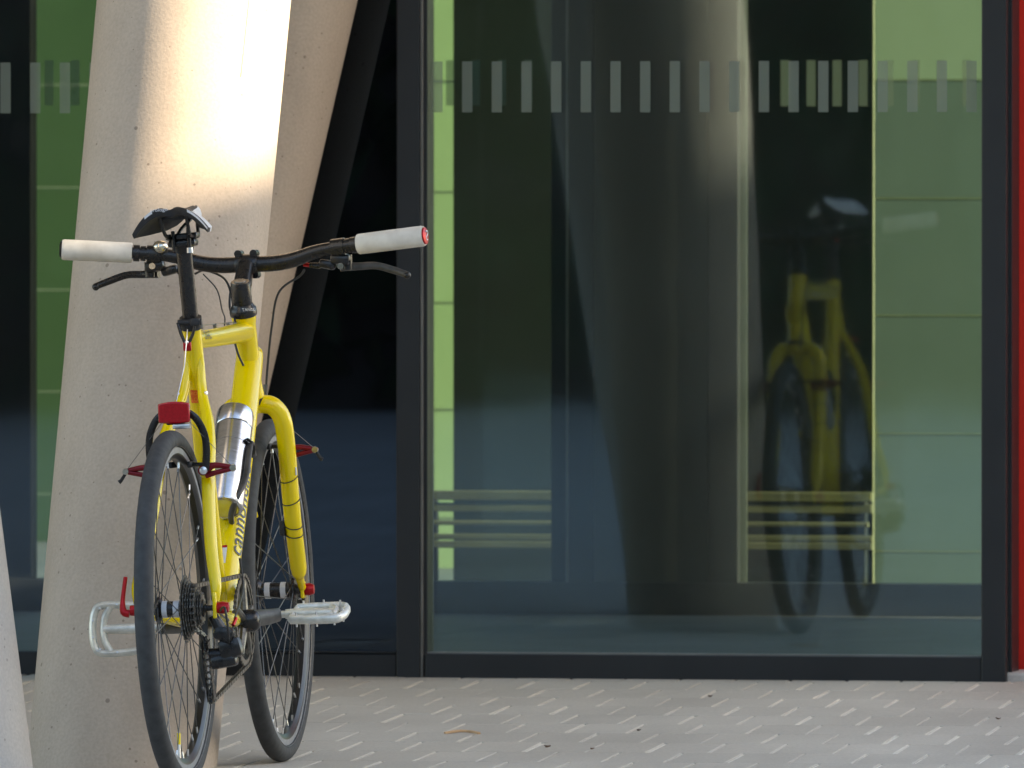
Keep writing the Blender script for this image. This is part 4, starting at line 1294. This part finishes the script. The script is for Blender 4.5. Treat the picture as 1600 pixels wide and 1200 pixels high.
# cables
def cable(pts, r=0.0023, mat='cable'):
    mb = MB(); mb.tube(spline(pts, 10), r, 8); mb.build('cable_housing', mat, bike)
lr, ll = bar_pt(0.11) + V(0, 0.026, -0.026), bar_pt(-0.11) + V(0, 0.026, -0.026)
cable([lr, lr + V(-0.012, 0.01, -0.012), (0.055, 0.905, 0.93), (0.036, 0.915, 0.86), (0.024, 0.918, 0.78), (0.020, 0.915, 0.735)])
MB().tube([(0.020, 0.915, 0.75), (0.016, 0.915, 0.715)], 0.0045, 8).build('cable_stop', 'crank', bike)
cable([ll, ll + V(0.02, 0.01, 0.006), (-0.050, 0.885, 0.962), (-0.030, 0.85, 0.930), (-0.014, 0.79, 0.885), (-0.010, 0.775, 0.876)])
cable([(-0.014, 0.865, 0.965), (-0.032, 0.868, 0.945), (-0.034, 0.852, 0.905), (-0.020, 0.82, 0.885), (-0.014, 0.79, 0.874)], 0.0026)
cable([(-0.090, 0.88, 0.972), (-0.060, 0.86, 0.94), (-0.040, 0.80, 0.90), (-0.022, 0.73, 0.885), (-0.018, 0.70, 0.868)], 0.0014)
cable([(-0.020, 0.80, 0.850), (-0.012, 0.80, 0.815), (-0.004, 0.812, 0.79)], 0.0023)

# --- bottle cage (part of the bicycle) and bottle (lifts out)
dd = (DT1 - DT0).normalized()
dn = V(0, -dd.z, dd.y)                            # away from the tube, up and back
b_base = DT0 + dd * 0.225 + dn * 0.0665
cg = MB()
for s in (-1, 1):
    if s < 0: continue
    pts = [b_base + dd * 0.155 + V(0.038 * s, 0, 0) - dn * 0.030, b_base + dd * 0.150 + V(0.0395 * s, 0, 0) + dn * 0.012, b_base + dd * 0.06 + V(0.0385 * s, 0, 0) + dn * 0.018, b_base + dd * 0.012 + V(0.026 * s, 0, 0) + dn * 0.020, b_base - dd * 0.004 + V(0.012 * s, 0, 0) - dn * 0.010, b_base - dd * 0.004 + V(0.008 * s, 0, 0) - dn * 0.036]
    cg.tube(spline(pts, 6), 0.0052, 10, flat=(dn, 1.3))
cg.rbox(b_base - dn * 0.040 + dd * 0.07, (0.020, 0.006, 0.13), 0.002, rot=Matrix.Rotation(-math.atan2(dd.y, dd.z), 3, 'X'))
cage = cg.build('bottle_cage', 'crank', bike)
pk = [b_base + dd * 0.152 + V(0.0392 * math.cos(a), 0, 0) + dn * (0.0392 * math.sin(a)) for a in [R(k) for k in range(-50, 46, 8)]]
MB().tube(pk, 0.0085, 10, flat=(dd, 0.28)).build('cage_band', 'black_matt', cage)
bt_fn = lambda x, y: b_base + dd * (0.148 + y) + V(0.0425 * math.cos(0.70 - x / 0.042), 0, 0) + dn * (0.0425 * math.sin(0.70 - x / 0.042))
lettering('TOPEAK', 0.0085, bt_fn, 0).build('cage_print', 'white', cage, 0)

bot = empty('water_bottle', (0, 0, 0))
lean_m = Matrix.Rotation(R(0.6), 4, 'Z') @ Matrix.Rotation(R(-2.2), 4, 'Y')
bot.matrix_world = lean_m @ Matrix.Translation(b_base) @ dd.to_track_quat('Z', 'X').to_matrix().to_4x4()
bb = MB()
bb.lathe([(0.0015, 0), (0.0015, 0.026), (0, 0.029), (0.002, 0.0345), (0.006, 0.0362), (0.150, 0.0366), (0.196, 0.0366), (0.197, 0.0358)], V(0, 0, 1), V(0, 0, 0), 48)
bb.build('flask', 'bottle', bot, 30)
MB().lathe([(0.197, 0.0354), (0.1985, 0.0354)], V(0, 0, 1), V(0, 0, 0), 48).build('seam', 'black', bot)
MB().lathe([(0.1985, 0.0358), (0.200, 0.0366), (0.232, 0.0366), (0.238, 0.0352), (0.2395, 0.032), (0.2395, 0)], V(0, 0, 1), V(0, 0, 0), 48).build('cup_lid', 'bottle', bot, 30)
MB().lathe([(0.150, 0.03672), (0.1506, 0.03695), (0.1512, 0.03672)], V(0, 0, 1), V(0, 0, 0), 48).build('seam', 'dark_steel', bot)
tag(bot, 'brushed steel vacuum flask in the cage on the yellow down tube', 'bottle')

# ------------------------------------------------------------------ litter on the paving
def on_ground(px, py):
    lo, hi = 0.0, FY
    for _ in range(40):
        m = (lo + hi) / 2
        p = at(px, py, m)
        if p.z > gz(m): lo = m
        else: hi = m
    return V(p.x, m, gz(m))
p = on_ground(725, 1146)
mb = MB(); mb.tube(spline([(-0.035, -0.03, 0.002), (-0.01, 0.0, 0.005), (0.012, 0.006, 0.004), (0.038, -0.03, 0.002)], 5), 0.0028, 6)
o = mb.build('straw', 'straw'); o.location = p
tag(o, 'pale orange dry straw lying on the grey paving', 'straw')
for i, (px, py, s_, lb) in enumerate(((855, 1168, 0.0062, 'small dark dead leaf lying near the dry straw'), (925, 1171, 0.004, 'tiny dark crumb of leaf on the paving'), (998, 1142, 0.004, 'small brown leaf scrap beneath the glass front'), (1110, 1089, 0.0045, 'small dark leaf scrap close to the glass front'), (1560, 1124, 0.005, 'small dark leaf near the red wall'), (1450, 1062, 0.016, 'reddish dry leaf at the foot of the entrance frame'), (530, 1055, 0.007, 'curled brown leaf against the dark panel'))):
    p = on_ground(px, py)
    mb = MB()
    ringp_ = [V(s_ * (1 + 0.3 * math.sin(3 * a + i)) * math.cos(a), 1.6 * s_ * math.sin(a), 0.3 * s_ * math.cos(2 * a) + s_ * 0.35) for a in [2 * math.pi * k / 9 for k in range(9)]]
    mb.prism(ringp_, V(0, 0, 0.0015))
    o = mb.build('dead_leaf', 'dead_leaf' if i not in (5,) else 'straw', None, 0); o.location = p
    tag(o, lb, 'leaf')
gt = MB()
p = on_ground(1290, 1057)
for k in range(5):
    a = random.uniform(-1, 1)
    gt.tube([(0, 0, 0), (0.006 * a, 0, 0.010), (0.018 * a, 0.0, 0.018 + 0.01 * random.random())], [0.0008, 0.0007, 0.0003], 5)
o = gt.build('grass_tuft', 'straw'); o.location = p + V(0, -0.012, 0)
tag(o, 'tiny dry grass tuft growing against the frame foot', 'grass')
